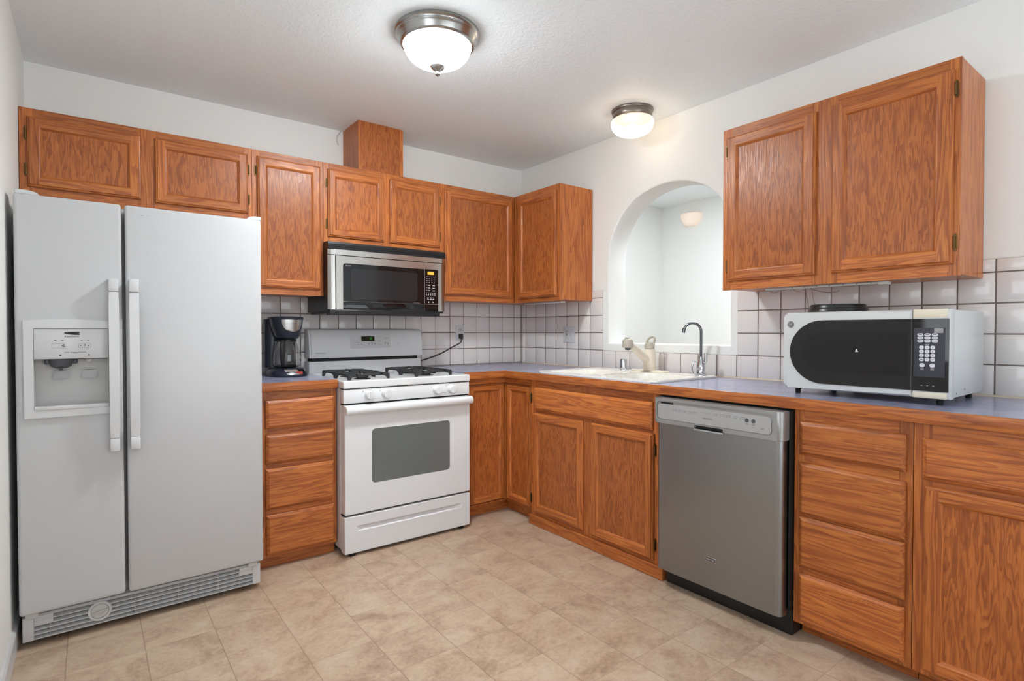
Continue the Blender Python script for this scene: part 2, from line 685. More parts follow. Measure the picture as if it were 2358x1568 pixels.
def panel_door(parent, face, s0, s1, t0, t1, d0, sw=0.052, name='door', th=0.019, hinges=(), hside=None, groove=0.0):
    mb = MB()
    e = d0 + th
    bd = ring(mb, face, s0, s1, t0, t1, [(0, d0), (0, d0 + 0.008), (0.0025, d0 + 0.0125), (0.0075, d0 + 0.0145), (0.0095, e)])
    w, i = 0.0095, sw - 0.012

    def flat(mi, b, a0, a1, b0, b1):
        mb.mi, mb.board = mi, b
        mb.poly([P(face, a0, b0, e), P(face, a0, b1, e), P(face, a1, b1, e), P(face, a1, b0, e)])
    flat(0, bd[0], s0 + w, s0 + i, t0 + w, t1 - w)
    flat(0, bd[2], s1 - i, s1 - w, t0 + w, t1 - w)
    flat(1, bd[1], s0 + i, s1 - i, t1 - i, t1 - w)
    flat(1, bd[3], s0 + i, s1 - i, t0 + w, t0 + i)
    for (w1, d1), (w2, d2) in zip([(i, e), (i + 0.004, e - 0.0015), (i + 0.009, e - 0.006)], [(i + 0.004, e - 0.0015), (i + 0.009, e - 0.006), (sw, e - 0.011)]):
        c1 = [(s0 + w1, t0 + w1), (s0 + w1, t1 - w1), (s1 - w1, t1 - w1), (s1 - w1, t0 + w1)]
        c2 = [(s0 + w2, t0 + w2), (s0 + w2, t1 - w2), (s1 - w2, t1 - w2), (s1 - w2, t0 + w2)]
        for k in range(4):
            j = (k + 1) % 4
            mb.mi = 0 if k in (0, 2) else 1
            mb.board = bd[k]
            mb.poly([P(face, *c1[k], d1), P(face, *c1[j], d1), P(face, *c2[j], d2), P(face, *c2[k], d2)])
    mb.mi = 0
    mb.poly([P(face, s0, t0, d0), P(face, s0, t1, d0), P(face, s1, t1, d0), P(face, s1, t0, d0)])
    bmesh.ops.remove_doubles(mb.bm, verts=mb.bm.verts[:], dist=1e-5)
    dr = part(name, mb, [OAK_Z, oak_h(face)], parent, smooth=20)
    pm = MB()
    fbox(pm, face, s0 + sw - 0.006, s1 - sw + 0.006, t0 + sw - 0.006, t1 - sw + 0.006, d0 + 0.003, e - 0.0105)
    part('door_panel', pm, OAK_P, dr, smooth=0)
    for hz in hinges:
        hinge(dr, face, s0 if hside == 'a' else s1, -1 if hside == 'a' else 1, hz, d0)
    return dr


def hinge(parent, face, s, sgn, z, d0, h=0.064):
    """small exposed hinge: leaf on the face frame with pointed ends and a barrel at the door's edge"""
    mb = MB()
    w = 0.011
    pts = [(s + sgn * 0.002, z - h / 2 + 0.006), (s + sgn * w * 0.6, z - h / 2), (s + sgn * w, z - h / 2 + 0.010), (s + sgn * w, z + h / 2 - 0.010),
           (s + sgn * w * 0.6, z + h / 2), (s + sgn * 0.002, z + h / 2 - 0.006)]
    fprism(mb, face, pts, d0 + 0.0003, d0 + 0.0035)
    a = P(face, s + sgn * 0.0035, z - 0.022, d0 + 0.006)
    b = P(face, s + sgn * 0.0035, z + 0.022, d0 + 0.006)
    mb.tube([a, b], 0.0042, 8)
    for dz in (-0.022, 0.016):
        q = P(face, s + sgn * 0.007, z + dz * 0.9, d0 + 0.0036)
        mb.lathe([(0.0022, 0), (0.0015, 0.001), (0, 0.0012)], q, 8, axis=1 if face == 'y' else 0)
    part('hinge', mb, BRASS, parent)


def slab_front(parent, face, s0, s1, t0, t1, d0, th=0.019, name='drawer_front'):
    mb = MB()
    e = d0 + th
    w = 0.014
    b0 = random.random()
    prof = [(0, d0), (0, d0 + 0.009), (0.003, d0 + 0.013), (w - 0.002, e - 0.0012), (w, e)]
    st = mb.bm
    for (w1, d1), (w2, d2) in zip(prof, prof[1:]):
        c1 = [(s0 + w1, t0 + w1), (s0 + w1, t1 - w1), (s1 - w1, t1 - w1), (s1 - w1, t0 + w1)]
        c2 = [(s0 + w2, t0 + w2), (s0 + w2, t1 - w2), (s1 - w2, t1 - w2), (s1 - w2, t0 + w2)]
        for i in range(4):
            j = (i + 1) % 4
            mb.board = b0
            mb.poly([P(face, *c1[i], d1), P(face, *c1[j], d1), P(face, *c2[j], d2), P(face, *c2[i], d2)])
    mb.poly([P(face, s0 + w, t0 + w, e), P(face, s0 + w, t1 - w, e), P(face, s1 - w, t1 - w, e), P(face, s1 - w, t0 + w, e)])
    mb.poly([P(face, s0, t0, d0), P(face, s0, t1, d0), P(face, s1, t1, d0), P(face, s1, t0, d0)])
    bmesh.ops.remove_doubles(mb.bm, verts=mb.bm.verts[:], dist=1e-5)
    return part(name, mb, oak_h(face), parent, smooth=20)


def face_frame(parent, face, s0, s1, t0, t1, d1, stiles, rails, th=0.019):
    """stiles: (s0, s1) full height; rails: (t0, t1) or (t0, t1, sa, sb) between them"""
    mb = MB()
    d0 = d1 - th
    for a, b in stiles:
        mb.new_board()
        mb.mi = 0
        fbox(mb, face, a, b, t0, t1, d0, d1, 0.0008, 1)
    inner = [(stiles[i][1], stiles[i + 1][0]) for i in range(len(stiles) - 1)]
    for r in rails:
        mb.new_board()
        mb.mi = 1
        for (a, b) in inner:
            fbox(mb, face, a + 0.0002, b - 0.0002, r[0], r[1], d0, d1 - 0.0002)
    mb.mi = 0
    return part('face_frame', mb, [OAK_Z, oak_h(face)], parent, smooth=0)


def carcass(parent, face, s0, s1, t0, t1, d0, d1, name='carcass', top=True):
    mb = MB()
    w = 0.012
    fbox(mb, face, s0, s0 + w, t0, t1, d0, d1)
    mb.new_board()
    fbox(mb, face, s1 - w, s1, t0, t1, d0, d1)
    fbox(mb, face, s0 + w, s1 - w, t0, t0 + w, d0, d1)
    if top:
        fbox(mb, face, s0 + w, s1 - w, t1 - w, t1, d0, d1)
    fbox(mb, face, s0 + w, s1 - w, t0 + w, t1 - (w if top else 0), d0, d0 + 0.005)
    return part(name, mb, OAK_Z, parent, smooth=0)


# ================================================================== THE ROOM
H = 2.4283
XL = -2.967           # left wall
YF = -5.2             # wall behind the photographer

mb = MB()
mb.box(XL, 0.0, YF, 0.0, -0.06, 0.0)
struct('floor', mb, FLOOR, smooth=0)
mb = MB()
mb.box(XL - 0.1, 0.167, YF - 0.1, 0.1, H, H + 0.08)
struct('ceiling', mb, CEIL, smooth=0)

mb = MB()
mb.box(XL - 0.1, 0.0, 0.0, 0.1, -0.06, H)
wall_back = struct('wall_back', mb, WALL, smooth=0)

mb = MB()
mb.box(XL - 0.1, XL, -2.05, 0.0, -0.06, H)
mb.box(XL - 0.1, XL, YF, -3.15, -0.06, H)
mb.box(XL - 0.1, XL, -3.15, -2.05, -0.06, 0.9)
mb.box(XL - 0.1, XL, -3.15, -2.05, 2.0, H)
struct('wall_left', mb, WALL, smooth=0)

mb = MB()
mb.box(XL - 0.1, -2.8, YF - 0.1, YF, -0.06, H)
mb.box(-0.3, 0.167, YF - 0.1, YF, -0.06, H)
mb.box(-2.8, -0.3, YF - 0.1, YF, -0.06, 0.25)
mb.box(-2.8, -0.3, YF - 0.1, YF, 2.2, H)
struct('wall_front', mb, WALL, smooth=0)

# frames of the two openings for daylight, the rear one added for fill
mb = MB()
for (y0, y1, z0, z1) in ((-3.15, -3.10, 0.9, 2.0), (-2.10, -2.05, 0.9, 2.0), (-3.10, -2.10, 0.9, 0.95), (-3.10, -2.10, 1.95, 2.0), (-2.62, -2.58, 0.95, 1.95)):
    mb.box(XL - 0.07, XL - 0.02, y0, y1, z0, z1)
struct('window_1', mb, PLASTIC_W, smooth=0)
mb = MB()
for (x0, x1, z0, z1) in ((-2.8, -2.74, 0.25, 2.2), (-0.36, -0.3, 0.25, 2.2), (-2.74, -0.36, 0.25, 0.31), (-2.74, -0.36, 2.14, 2.2), (-1.58, -1.52, 0.31, 2.14)):
    mb.box(x0, x1, YF - 0.07, YF - 0.02, z0, z1)
struct('window_added', mb, PLASTIC_W, smooth=0)

# sink wall with its arched opening
ARCH = [(0.9345, 1.083), (0.9345, 1.30), (0.9345, 1.60), (0.940, 1.68), (0.953, 1.745), (0.9714, 1.7935), (1.000, 1.845), (1.0381, 1.896), (1.088, 1.945), (1.1453, 1.9855),
        (1.212, 2.014), (1.2807, 2.031), (1.352, 2.040), (1.4235, 2.041), (1.478, 2.035), (1.5282, 2.024), (1.580, 2.007), (1.6278, 1.985), (1.665, 1.962), (1.6962, 1.938),
        (1.728, 1.907), (1.7546, 1.873), (1.776, 1.836), (1.792, 1.79), (1.802, 1.73), (1.807, 1.66), (1.8085, 1.56), (1.8085, 1.30), (1.8085, 1.083)]
SILL = 1.083
TH = 0.167


def arch_offset(e):
    out = []
    n = len(ARCH)
    for i, (s, z) in enumerate(ARCH):
        a, b = ARCH[max(i - 1, 0)], ARCH[min(i + 1, n - 1)]
        dx, dz = b[0] - a[0], b[1] - a[1]
        L = math.hypot(dx, dz)
        out.append((s - dz / L * e, z + dx / L * e))
    return out


mb = MB()
A0 = arch_offset(0.010)
SB = SILL - 0.010
A0[0] = (A0[0][0], SB)
A0[-1] = (A0[-1][0], SB)


def wall_face(x, C, sill):
    n = len(C)
    for i in range(n - 1):
        (s0, z0), (s1, z1) = C[i], C[i + 1]
        if abs(s1 - s0) < 1e-6:
            continue
        mb.poly([(x, -s0, z0), (x, -s1, z1), (x, -s1, H), (x, -s0, H)])
    mb.poly([(x, 0, 0), (x, -C[0][0], 0), (x, -C[0][0], sill), (x, 0, sill)])
    mb.poly([(x, 0, sill), (x, -C[0][0], sill), (x, -C[0][0], H), (x, 0, H)])
    mb.poly([(x, -C[0][0], 0), (x, -C[-1][0], 0), (x, -C[-1][0], sill), (x, -C[0][0], sill)])
    mb.poly([(x, -C[-1][0], 0), (x, YF, 0), (x, YF, sill), (x, -C[-1][0], sill)])
    mb.poly([(x, -C[-1][0], sill), (x, YF, sill), (x, YF, H), (x, -C[-1][0], H)])


wall_face(0.0, A0, SB)
wall_face(TH, A0, SB)
A1 = arch_offset(0.003)
A1[0], A1[-1] = (A1[0][0], SILL - 0.003), (A1[-1][0], SILL - 0.003)
steps = [(0.0, A0), (0.003, A1), (0.010, ARCH), (TH - 0.010, ARCH), (TH - 0.003, A1), (TH, A0)]
for (xa, Ca), (xb, Cb) in zip(steps, steps[1:]):
    n = len(Ca)
    for i in range(n):
        j = (i + 1) % n
        mb.poly([(xa, -Ca[i][0], Ca[i][1]), (xa, -Ca[j][0], Ca[j][1]), (xb, -Cb[j][0], Cb[j][1]), (xb, -Cb[i][0], Cb[i][1])])
for z in (0, H):
    mb.poly([(0, 0, z), (0, YF, z), (TH, YF, z), (TH, 0, z)])
mb.poly([(0, YF, 0), (TH, YF, 0), (TH, YF, H), (0, YF, H)])
bmesh.ops.remove_doubles(mb.bm, verts=mb.bm.verts[:], dist=1e-5)
wall_right = struct('wall_right', mb, WALL, smooth=40)
for p_ in wall_right.data.polygons:
    if abs(p_.normal.x) > 0.999:
        p_.use_smooth = False

# the bright hall beyond the arch
HX, HY = 1.99, 0.168
mb = MB()
mb.box(TH, HX + 0.1, HY, HY + 0.1, 0, H)
struct('wall_hall', mb, WALL, smooth=0)
mb = MB()
mb.box(HX, HX + 0.1, -3.5, HY, 0, H)
struct('wall_far', mb, WALL, smooth=0)
mb = MB()
mb.box(TH, 0.30, -3.6, -3.5, 0, H)
mb.box(1.90, HX, -3.6, -3.5, 0, H)
mb.box(0.30, 1.90, -3.6, -3.5, 0, 0.5)
mb.box(0.30, 1.90, -3.6, -3.5, 2.35, H)
struct('wall_hall_end', mb, WALL, smooth=0)
mb = MB()
mb.box(TH, HX + 0.1, -3.6, HY + 0.1, H, H + 0.08)
struct('ceiling_hall', mb, CEIL, smooth=0)
mb = MB()
mb.box(TH, HX, -3.5, HY, -0.06, 0.0)
struct('floor_hall', mb, FLOOR, smooth=0)

mb = MB()
mb.prism([(XL, 0.0), (XL + 0.012, 0.0), (XL + 0.012, 0.075), (XL + 0.006, 0.085), (XL, 0.085)], 1, -2.0, -0.02)
struct('baseboard_left', mb, PLASTIC_W, smooth=0)

# ------------------------------------------------------------------ backsplash tiles
PT, Z0T, GAP = 0.117, 0.9165, 0.0024


def tiles(mb, face, cols, rows, d1=0.0065):
    for (a, b) in cols:
        for (c, d) in rows:
            if b - a < 0.012 or d - c < 0.012:
                continue
            mb.new_board()
            fbox(mb, face, a + GAP, b - GAP, c + GAP, d - GAP, 0.001, d1, 0.0022, 2)


rows = [(Z0T + k * PT, Z0T + (k + 1) * PT) for k in range(4)] + [(Z0T + 4 * PT, 1.437)]
cols = [(-0.0762, -0.0066)] + [(-0.0762 - (i + 1) * PT, -0.0762 - i * PT) for i in range(18)]
mb = MB()
tiles(mb, 'y', cols, [(Z0T - PT, Z0T)] + rows[:4])
part('tile_backsplash', mb, TILE, wall_back)
mb = MB()
mb.box(-2.19, -0.001, -0.0045, 0.0, 0.80, 1.383)
part('grout_bed', mb, GROUT, wall_back, smooth=0)

left = [(0.0067, 0.0662)] + [(0.0662 + i * PT, 0.0662 + (i + 1) * PT) for i in range(7)]
mid = [(0.8852 + i * PT, 0.8852 + (i + 1) * PT) for i in range(4)] + [(1.3532, 1.3829)] + [(1.3829 + i * PT, 1.3829 + (i + 1) * PT) for i in range(4)]
right = [(1.8509 + i * PT, 1.8509 + (i + 1) * PT) for i in range(14)]
mb = MB()
tiles(mb, 'x', left + right, rows)
tiles(mb, 'x', mid, rows[:1])
part('tile_backsplash', mb, TILE, wall_right)
mb = MB()
fbox(mb, 'x', 0.0046, 0.8852 - 0.003, 0.90, 1.435, 0.0, 0.0045)
fbox(mb, 'x', 0.8852 - 0.003, 1.8509 + 0.003, 0.90, 1.0325, 0.0, 0.0045)
fbox(mb, 'x', 1.8509 + 0.003, 3.486, 0.90, 1.435, 0.0, 0.0045)
part('grout_bed', mb, GROUT, wall_right, smooth=0)
mb = MB()
mb.prism([(-0.0125, 0.9125), (-0.0066, 0.9125), (-0.0066, 0.9195)], 1, -3.44, -0.02)
part('caulk_bead', mb, CAULK, wall_right, smooth=0)

# ================================================================== WALL CABINETS
DU = 0.3026
ZT, ZB = 2.121, 1.361


def wall_cab(name, label, face, s0, s1, t0, t1, stiles, rails, d1=DU, grp='oak wall cabinets'):
    loc = P(face, (s0 + s1) / 2, t0, d1 / 2)
    th = thing(name, label, 'cabinet', loc, grp)
    carcass(th, face, s0 + 0.001, s1 - 0.001, t0 + 0.006, t1 - 0.001, 0.0072 if t0 < 1.5 else 0.001, d1 - 0.0192)
    face_frame(th, face, s0, s1, t0, t1, d1, stiles, rails)
    return th


c = wall_cab('wall_cabinet', 'wide low oak wall cabinet with two doors above the white refrigerator', 'y', -2.965, -2.047, 1.68, ZT,
             [(-2.965, -2.920), (-2.545, -2.462), (-2.085, -2.047)], [(1.68, 1.80), (2.07, ZT)])
panel_door(c, 'y', -2.939, -2.533, 1.784, 2.084, DU, hinges=(2.012, 1.857), hside='a')
panel_door(c, 'y', -2.476, -2.067, 1.778, 2.086, DU, hinges=(2.008, 1.852), hside='b')

c = wall_cab('wall_cabinet', 'tall narrow oak wall cabinet with one door above the coffee maker', 'y', -2.046, -1.672, ZB, ZT,
             [(-2.046, -2.005), (-1.713, -1.672)], [(ZB, 1.415), (2.07, ZT)])
panel_door(c, 'y', -2.022, -1.690, 1.396, 2.087, DU, hinges=(2.012, 1.47), hside='a')

c = wall_cab('wall_cabinet', 'short two-door oak wall cabinet directly above the built-in stainless microwave', 'y', -1.671, -0.893, 1.668, ZT,
             [(-1.671, -1.635), (-1.325, -1.252), (-0.935, -0.893)], [(1.668, 1.72), (2.07, ZT)])
panel_door(c, 'y', -1.648, -1.307, 1.702, 2.086, DU, hinges=(2.007, 1.774), hside='a', sw=0.05)
panel_door(c, 'y', -1.268, -0.920, 1.701, 2.088, DU, sw=0.05, hinges=(2.007, 1.774), hside='b')

c = wall_cab('wall_cabinet', 'oak wall cabinet with one wide door in the room corner beside the built-in microwave', 'y', -0.892, -0.006, ZB, ZT,
             [(-0.892, -0.862), (-0.335, -0.3036)], [(ZB, 1.415), (2.07, ZT)])
panel_door(c, 'y', -0.883, -0.328, 1.398, 2.089, DU, sw=0.05)

c = wall_cab('wall_cabinet', 'single-door oak wall cabinet in the corner with its bare side panel facing the arch', 'x', 0.3032, 0.789, ZB, ZT,
             [(0.3032, 0.372), (0.735, 0.789)], [(ZB, 1.410), (2.055, ZT)])
panel_door(c, 'x', 0.361, 0.764, 1.390, 2.082, DU, hinges=(1.98, 1.49), hside='a', sw=0.05)

c = wall_cab('wall_cabinet', 'large two-door oak wall cabinet hanging above the white countertop microwave', 'x', 1.9515, 2.8665, 1.357, ZT,
             [(1.9515, 2.000), (2.365, 2.465), (2.832, 2.8665)], [(1.357, 1.42), (2.065, ZT)])
panel_door(c, 'x', 1.979, 2.383, 1.398, 2.078, DU, hinges=(2.012, 1.47), hside='a', sw=0.057)
panel_door(c, 'x', 2.445, 2.8475, 1.399, 2.082, DU, hinges=(2.012, 1.474), hside='b', sw=0.057)

# boxed vent above the range cabinet
c = thing('vent_chase', 'square oak box between the short range cabinet and the ceiling', 'vent cover', (-1.295, -0.13, ZT + 0.001))
mb = MB()
mb.box(-1.442, -1.4235, -0.252, -0.001, ZT + 0.001, H - 0.001)
part('side_panel', mb, OAK_Z, c, smooth=0)
mb = MB()
mb.box(-1.423, -1.171, -0.252, -0.234, ZT + 0.001, H - 0.001)
part('front_panel', mb, OAK_P, c, smooth=0)
mb = MB()
mb.box(-1.1705, -1.150, -0.252, -0.001, ZT + 0.001, H - 0.001)
part('corner_strip', mb, OAK_Z, c, smooth=0)

# ================================================================== BASE CABINETS
DB = 0.615
ZC = 0.8695


def base_cab(label, face, s0, s1, t0, stiles, rails, back=0.02, grp='oak base cabinets'):
    th = thing('base_cabinet', label, 'cabinet', P(face, (s0 + s1) / 2, 0.0, DB / 2), grp)
    carcass(th, face, s0 + 0.001, s1 - 0.001, t0 + 0.004, ZC - 0.002, back, DB - 0.0192, top=False)
    face_frame(th, face, s0, s1, t0, ZC, DB, stiles, rails)
    return th


def kick(th, face, s0, s1, h, d0, d1, m=None):
    mb = MB()
    fbox(mb, face, s0, s1, 0.0005, h, d0, d1)
    return part('toe_kick', mb, m or oak_h(face), th, smooth=0)


c = base_cab('oak base cabinet with four drawers between the refrigerator and the gas range', 'y', -2.100, -1.7155, 0.06,
             [(-2.100, -2.050), (-1.742, -1.7155)], [(0.06, 0.09), (0.255, 0.31), (0.482, 0.53), (0.648, 0.70), (0.815, ZC)])
kick(c, 'y', -2.100, -1.7165, 0.0595, 0.56, 0.582)
for t0, t1 in ((0.688, 0.828), (0.517, 0.659), (0.294, 0.493), (0.074, 0.268)):
    slab_front(c, 'y', -2.064, -1.729, t0, t1, DB)

c = thing('corner_cabinet', 'oak corner base cabinet with a folding pair of narrow doors beside the gas range', 'cabinet', (-0.45, -0.45, 0), 'oak base cabinets')
mb = MB()
mb.box(-0.936, -0.924, -0.594, -0.02, 0.066, ZC - 0.002)
mb.box(-0.9235, -0.02, -0.594, -0.02, 0.066, 0.078)
mb.box(-0.594, -0.02, -0.870, -0.5945, 0.066, 0.078)
mb.box(-0.594, -0.02, -0.870, -0.858, 0.0785, ZC - 0.002)
mb.box(-0.9235, -0.02, -0.0255, -0.02, 0.0785, ZC - 0.002)
mb.box(-0.0255, -0.02, -0.8575, -0.026, 0.0785, ZC - 0.002)
part('carcass', mb, OAK_Z, c, smooth=0)
mb = MB()
mb.new_board()
mb.box(-0.940, -0.596, -DB, -0.5945, 0.832, ZC)
mb.mi = 1
mb.new_board()
mb.box(-DB, -0.5945, -0.872, -DB - 0.0003, 0.832, ZC)
mb.mi = 2
mb.new_board()
mb.box(-0.940, -0.898, -DB, -0.5945, 0.066, 0.832)
mb.new_board()
mb.box(-DB, -0.5945, -0.872, -0.8695, 0.066, 0.832)
part('face_frame', mb, [OAK_X, OAK_Y, OAK_Z], c, smooth=0)
panel_door(c, 'y', -0.893, -0.6190, 0.085, 0.830, DB - 0.018, sw=0.047)
panel_door(c, 'x', 0.6190, 0.868, 0.085, 0.829, DB - 0.018, sw=0.047)
hinge(c, 'x', 0.8755, 1, 0.76, DB + 0.0004)
hinge(c, 'x', 0.8755, 1, 0.155, DB + 0.0004)
mb = MB()
mb.box(-0.6186, -0.598, -0.6186, -0.598, 0.085, 0.829)
part('corner_post', mb, OAK_Z, c, smooth=0)
mb = MB()
mb.box(-0.940, -0.535, -0.555, -0.535, 0.0005, 0.0655)
mb.box(-0.555, -0.535, -0.872, -0.5555, 0.0005, 0.0655)
part('toe_kick', mb, OAK_X, c, smooth=0)

c = base_cab('oak sink base cabinet with two doors and a false drawer front below the sink', 'x', 0.874, 1.834, 0.06,
             [(0.874, 0.925), (1.312, 1.390), (1.782, 1.834)], [(0.06, 0.10), (0.655, 0.705), (0.815, ZC)])
slab_front(c, 'x', 0.920, 1.791, 0.692, 0.826, DB, name='false_drawer_front')
panel_door(c, 'x', 0.912, 1.328, 0.083, 0.675, DB)
panel_door(c, 'x', 1.390, 1.798, 0.078, 0.677, DB, hinges=(0.60, 0.15), hside='b')
mb = MB()
fbox(mb, 'x', 0.8745, 1.856, 0.0005, 0.0595, 0.575, 0.632, 0.004, 2)
part('skirting_board', mb, OAK_Y, c, smooth=0)

c = base_cab('oak base cabinet with four drawers beside the dishwasher below the countertop microwave', 'x', 2.4495, 2.829, 0.06,
             [(2.4495, 2.485), (2.79, 2.829)], [(0.06, 0.10), (0.245, 0.30), (0.46, 0.50), (0.66, 0.715), (0.815, ZC)])
for t0, t1 in ((0.701, 0.826), (0.478, 0.672), (0.281, 0.470), (0.074, 0.256)):
    slab_front(c, 'x', 2.472, 2.812, t0, t1, DB)
kick(c, 'x', 2.4505, 2.829, 0.0595, 0.52, 0.545)

c = base_cab('oak base cabinet with one drawer over one door at the open counter end', 'x', 2.831, 3.42, 0.06,
             [(2.831, 2.880), (3.37, 3.42)], [(0.06, 0.10), (0.655, 0.705), (0.815, ZC)])
slab_front(c, 'x', 2.8565, 3.395, 0.690, 0.820, DB)
panel_door(c, 'x', 2.862, 3.395, 0.078, 0.670, DB)
kick(c, 'x', 2.831, 3.42, 0.0595, 0.52, 0.545)

# ================================================================== COUNTERTOPS
ZCT = 0.9125
c = thing('countertop', 'short blue grey laminate countertop with oak edge under the coffee maker', 'countertop', (-1.90, -0.33, 0.87), 'laminate countertops')
mb = MB()
mb.box(-2.118, -1.7165, -0.6295, -0.0075, ZC + 0.0008, ZCT)
part('laminate_top', mb, LAM, c, smooth=0)
mb = MB()
mb.box(-2.118, -1.7165, -0.648, -0.63, ZC + 0.0008, ZCT, 0.0025, 2)
part('wooden_edge', mb, OAK_X, c)

c = thing('countertop', 'long blue grey laminate countertop with oak edge turning the corner past the sink', 'countertop', (-0.33, -1.6, 0.87), 'laminate countertops')
mb = MB()
hx0, hx1, hy0, hy1 = -0.575, -0.175, -1.765, -0.935
mb.box(-0.9360, -0.63, -0.6295, -0.0075, ZC + 0.0008, ZCT)
mb.box(-0.63, -0.0075, hy1, -0.0075, ZC + 0.0008, ZCT)
mb.box(-0.63, hx0, hy0, hy1, ZC + 0.0008, ZCT)
mb.box(hx1, -0.0075, hy0, hy1, ZC + 0.0008, ZCT)
mb.box(-0.63, -0.0075, -3.44, hy0, ZC + 0.0008, ZCT)
part('laminate_top', mb, LAM, c, smooth=0)
mb = MB()
mb.prism([(-0.9360, -0.63), (-0.63, -0.63), (-0.648, -0.648), (-0.9360, -0.648)], 2, ZC + 0.0008, ZCT, 0.002, 2)
mb.mi = 1
mb.new_board()
mb.prism([(-0.63, -0.63), (-0.648, -0.648), (-0.648, -3.44), (-0.63, -3.44)], 2, ZC + 0.0008, ZCT, 0.002, 2)
part('wooden_edge', mb, [OAK_X, OAK_Y], c)

# ================================================================== REFRIGERATOR
f = thing('refrigerator', 'white side-by-side refrigerator with ice and water dispenser against the wall', 'refrigerator', (-2.535, -0.42, 0))
mb = MB()
mb.box(-2.940, -2.128, -0.742, -0.03, 0.03, 1.653, 0.004, 2)
part('body', mb, FRIDGE_W, f)
mb = MB()
for (a, b) in ((-2.936, -2.640), (-2.612, -2.134)):
    mb.box(a, b, -0.752, -0.7425, 0.15, 1.64)
part('door_gasket', mb, GASKET, f, smooth=0)

FD = -0.829
fz = MB()
fz.box(-2.9455, -2.6315, FD, -0.7525, 0.134, 1.6545, 0.010, 3)
fz = part('freezer_door', fz, FRIDGE_W, f)
mb = MB()
mb.prism(rrect(-2.897, -2.674, 0.871, 1.0595, 0.008), 1, -0.90, -0.757)
cut(fz, mb)
rd = MB()
rd.box(-2.6205, -2.1235, FD, -0.7525, 0.134, 1.6545, 0.010, 3)
rd = part('refrigerator_door', rd, FRIDGE_W, f)
mb = MB()
for (x0, x1) in ((-2.568, -2.560), (-2.546, -2.543)):
    mb.box(x0, x1, FD - 0.0012, FD + 0.001, 1.6195, 1.6215)
part('scuff_mark', mb, INK_L, rd, smooth=0)


def fridge_handle(par, xc, z0, z1):
    mb = MB()
    w = 0.0158
    n = 14
    out, inn = [], []
    for i in range(n + 1):
        z = z0 + 0.052 + (z1 - z0 - 0.104) * i / n
        u = 2 * i / n - 1
        yo = -0.876 - 0.012 * (1 - u * u)
        out.append((yo, z))
        inn.append((yo + 0.017 - 0.003 * (1 - u * u), z))
    mb.prism(out + inn[::-1], 0, xc - w, xc + w, 0.0045, 2)
    for (a, b) in ((z0, z0 + 0.0505), (z1 - 0.0505, z1)):
        mb.box(xc - w, xc + w, -0.878, FD + 0.0005, a, b, 0.004, 2)
    for zz in (z0 + 0.075, z1 - 0.075):
        mb.box(xc - w * 0.8, xc + w * 0.8, -0.866, FD + 0.0005, zz - 0.03, zz + 0.03, 0.004, 2)
    return part('door_handle', mb, PLASTIC_W, par)


fridge_handle(fz, -2.6600, 0.704, 1.364)
fridge_handle(rd, -2.5955, 0.704, 1.364)

# ice and water dispenser
mb = MB()
top = [(-2.9245 + 0.2535 * i / 12, 1.199 + 0.008 * math.sin(math.pi * (0.08 + 0.84 * i / 12))) for i in range(13)]
mb.prism(top[::-1] + [(-2.9245, 0.8455), (-2.671, 0.8455)], 1, FD - 0.011, FD - 0.0003, 0.004, 2)
fr = part('dispenser_frame', mb, PLASTIC_W, fz)
mb = MB()
mb.prism(rrect(-2.895, -2.676, 0.8735, 1.1735, 0.006), 1, -0.90, -0.80)
cut(fr, mb)
mb = MB()
mb.box(-2.8945, -2.6765, FD - 0.0075, FD + 0.012, 1.0605, 1.1725, 0.003, 2)
part('control_panel', mb, PLASTIC_W, fz)
mb = MB()
n = 10
ry0, ry1 = FD - 0.004, -0.760
prof = [(ry0, 1.058), (ry1 + 0.004, 1.056), (ry1, 1.04), (ry1, 0.935), (ry1 - 0.006, 0.905), (ry1 - 0.022, 0.886), (ry0, 0.876)]
xs = [(-2.8945, 0.0), (-2.8935, 0.0), (-2.889, 0.0), (-2.682, 0.0), (-2.6775, 0.0), (-2.6765, 0.0)]
for (y0, z0), (y1, z1) in zip(prof, prof[1:]):
    mb.poly([(-2.8945, y0, z0), (-2.6765, y0, z0), (-2.6765, y1, z1), (-2.8945, y1, z1)])
for x in (-2.8945, -2.6765):
    mb.poly([(x, y, z) for y, z in prof])
bmesh.ops.remove_doubles(mb.bm, verts=mb.bm.verts[:], dist=1e-5)
part('dispenser_recess', mb, PLASTIC_G, fz, smooth=45)
mb = MB()
mb.box(-2.8945, -2.6765, FD - 0.0145, ry0 + 0.001, 0.8735, 0.8895, 0.004, 2)
part('drip_tray', mb, PLASTIC_W, fz)
mb = MB()
mb.lathe([(0.030, 0.0), (0.034, 0.002), (0.034, -0.010), (0.028, -0.026), (0.016, -0.034), (0.0, -0.036)], (-2.8195, -0.789, 1.058), 20, sx=1.1, sy=0.75)
mb.tube([(-2.8195, -0.812, 1.03), (-2.8195, -0.806, 1.018)], 0.005, 8)
mb.box(-2.868, -2.771, -0.790, -0.762, 1.040, 1.0575, 0.003, 1)
part('ice_chute', mb, GREY_D, fz, label='dark grey ice chute')
mb = MB()
mb.lathe([(0.0105, 0.0), (0.009, -0.008), (0.004, -0.012), (0, -0.012)], (-2.7365, -0.79, 1.0575), 14)
part('water_nozzle', mb, PLASTIC_W, fz)
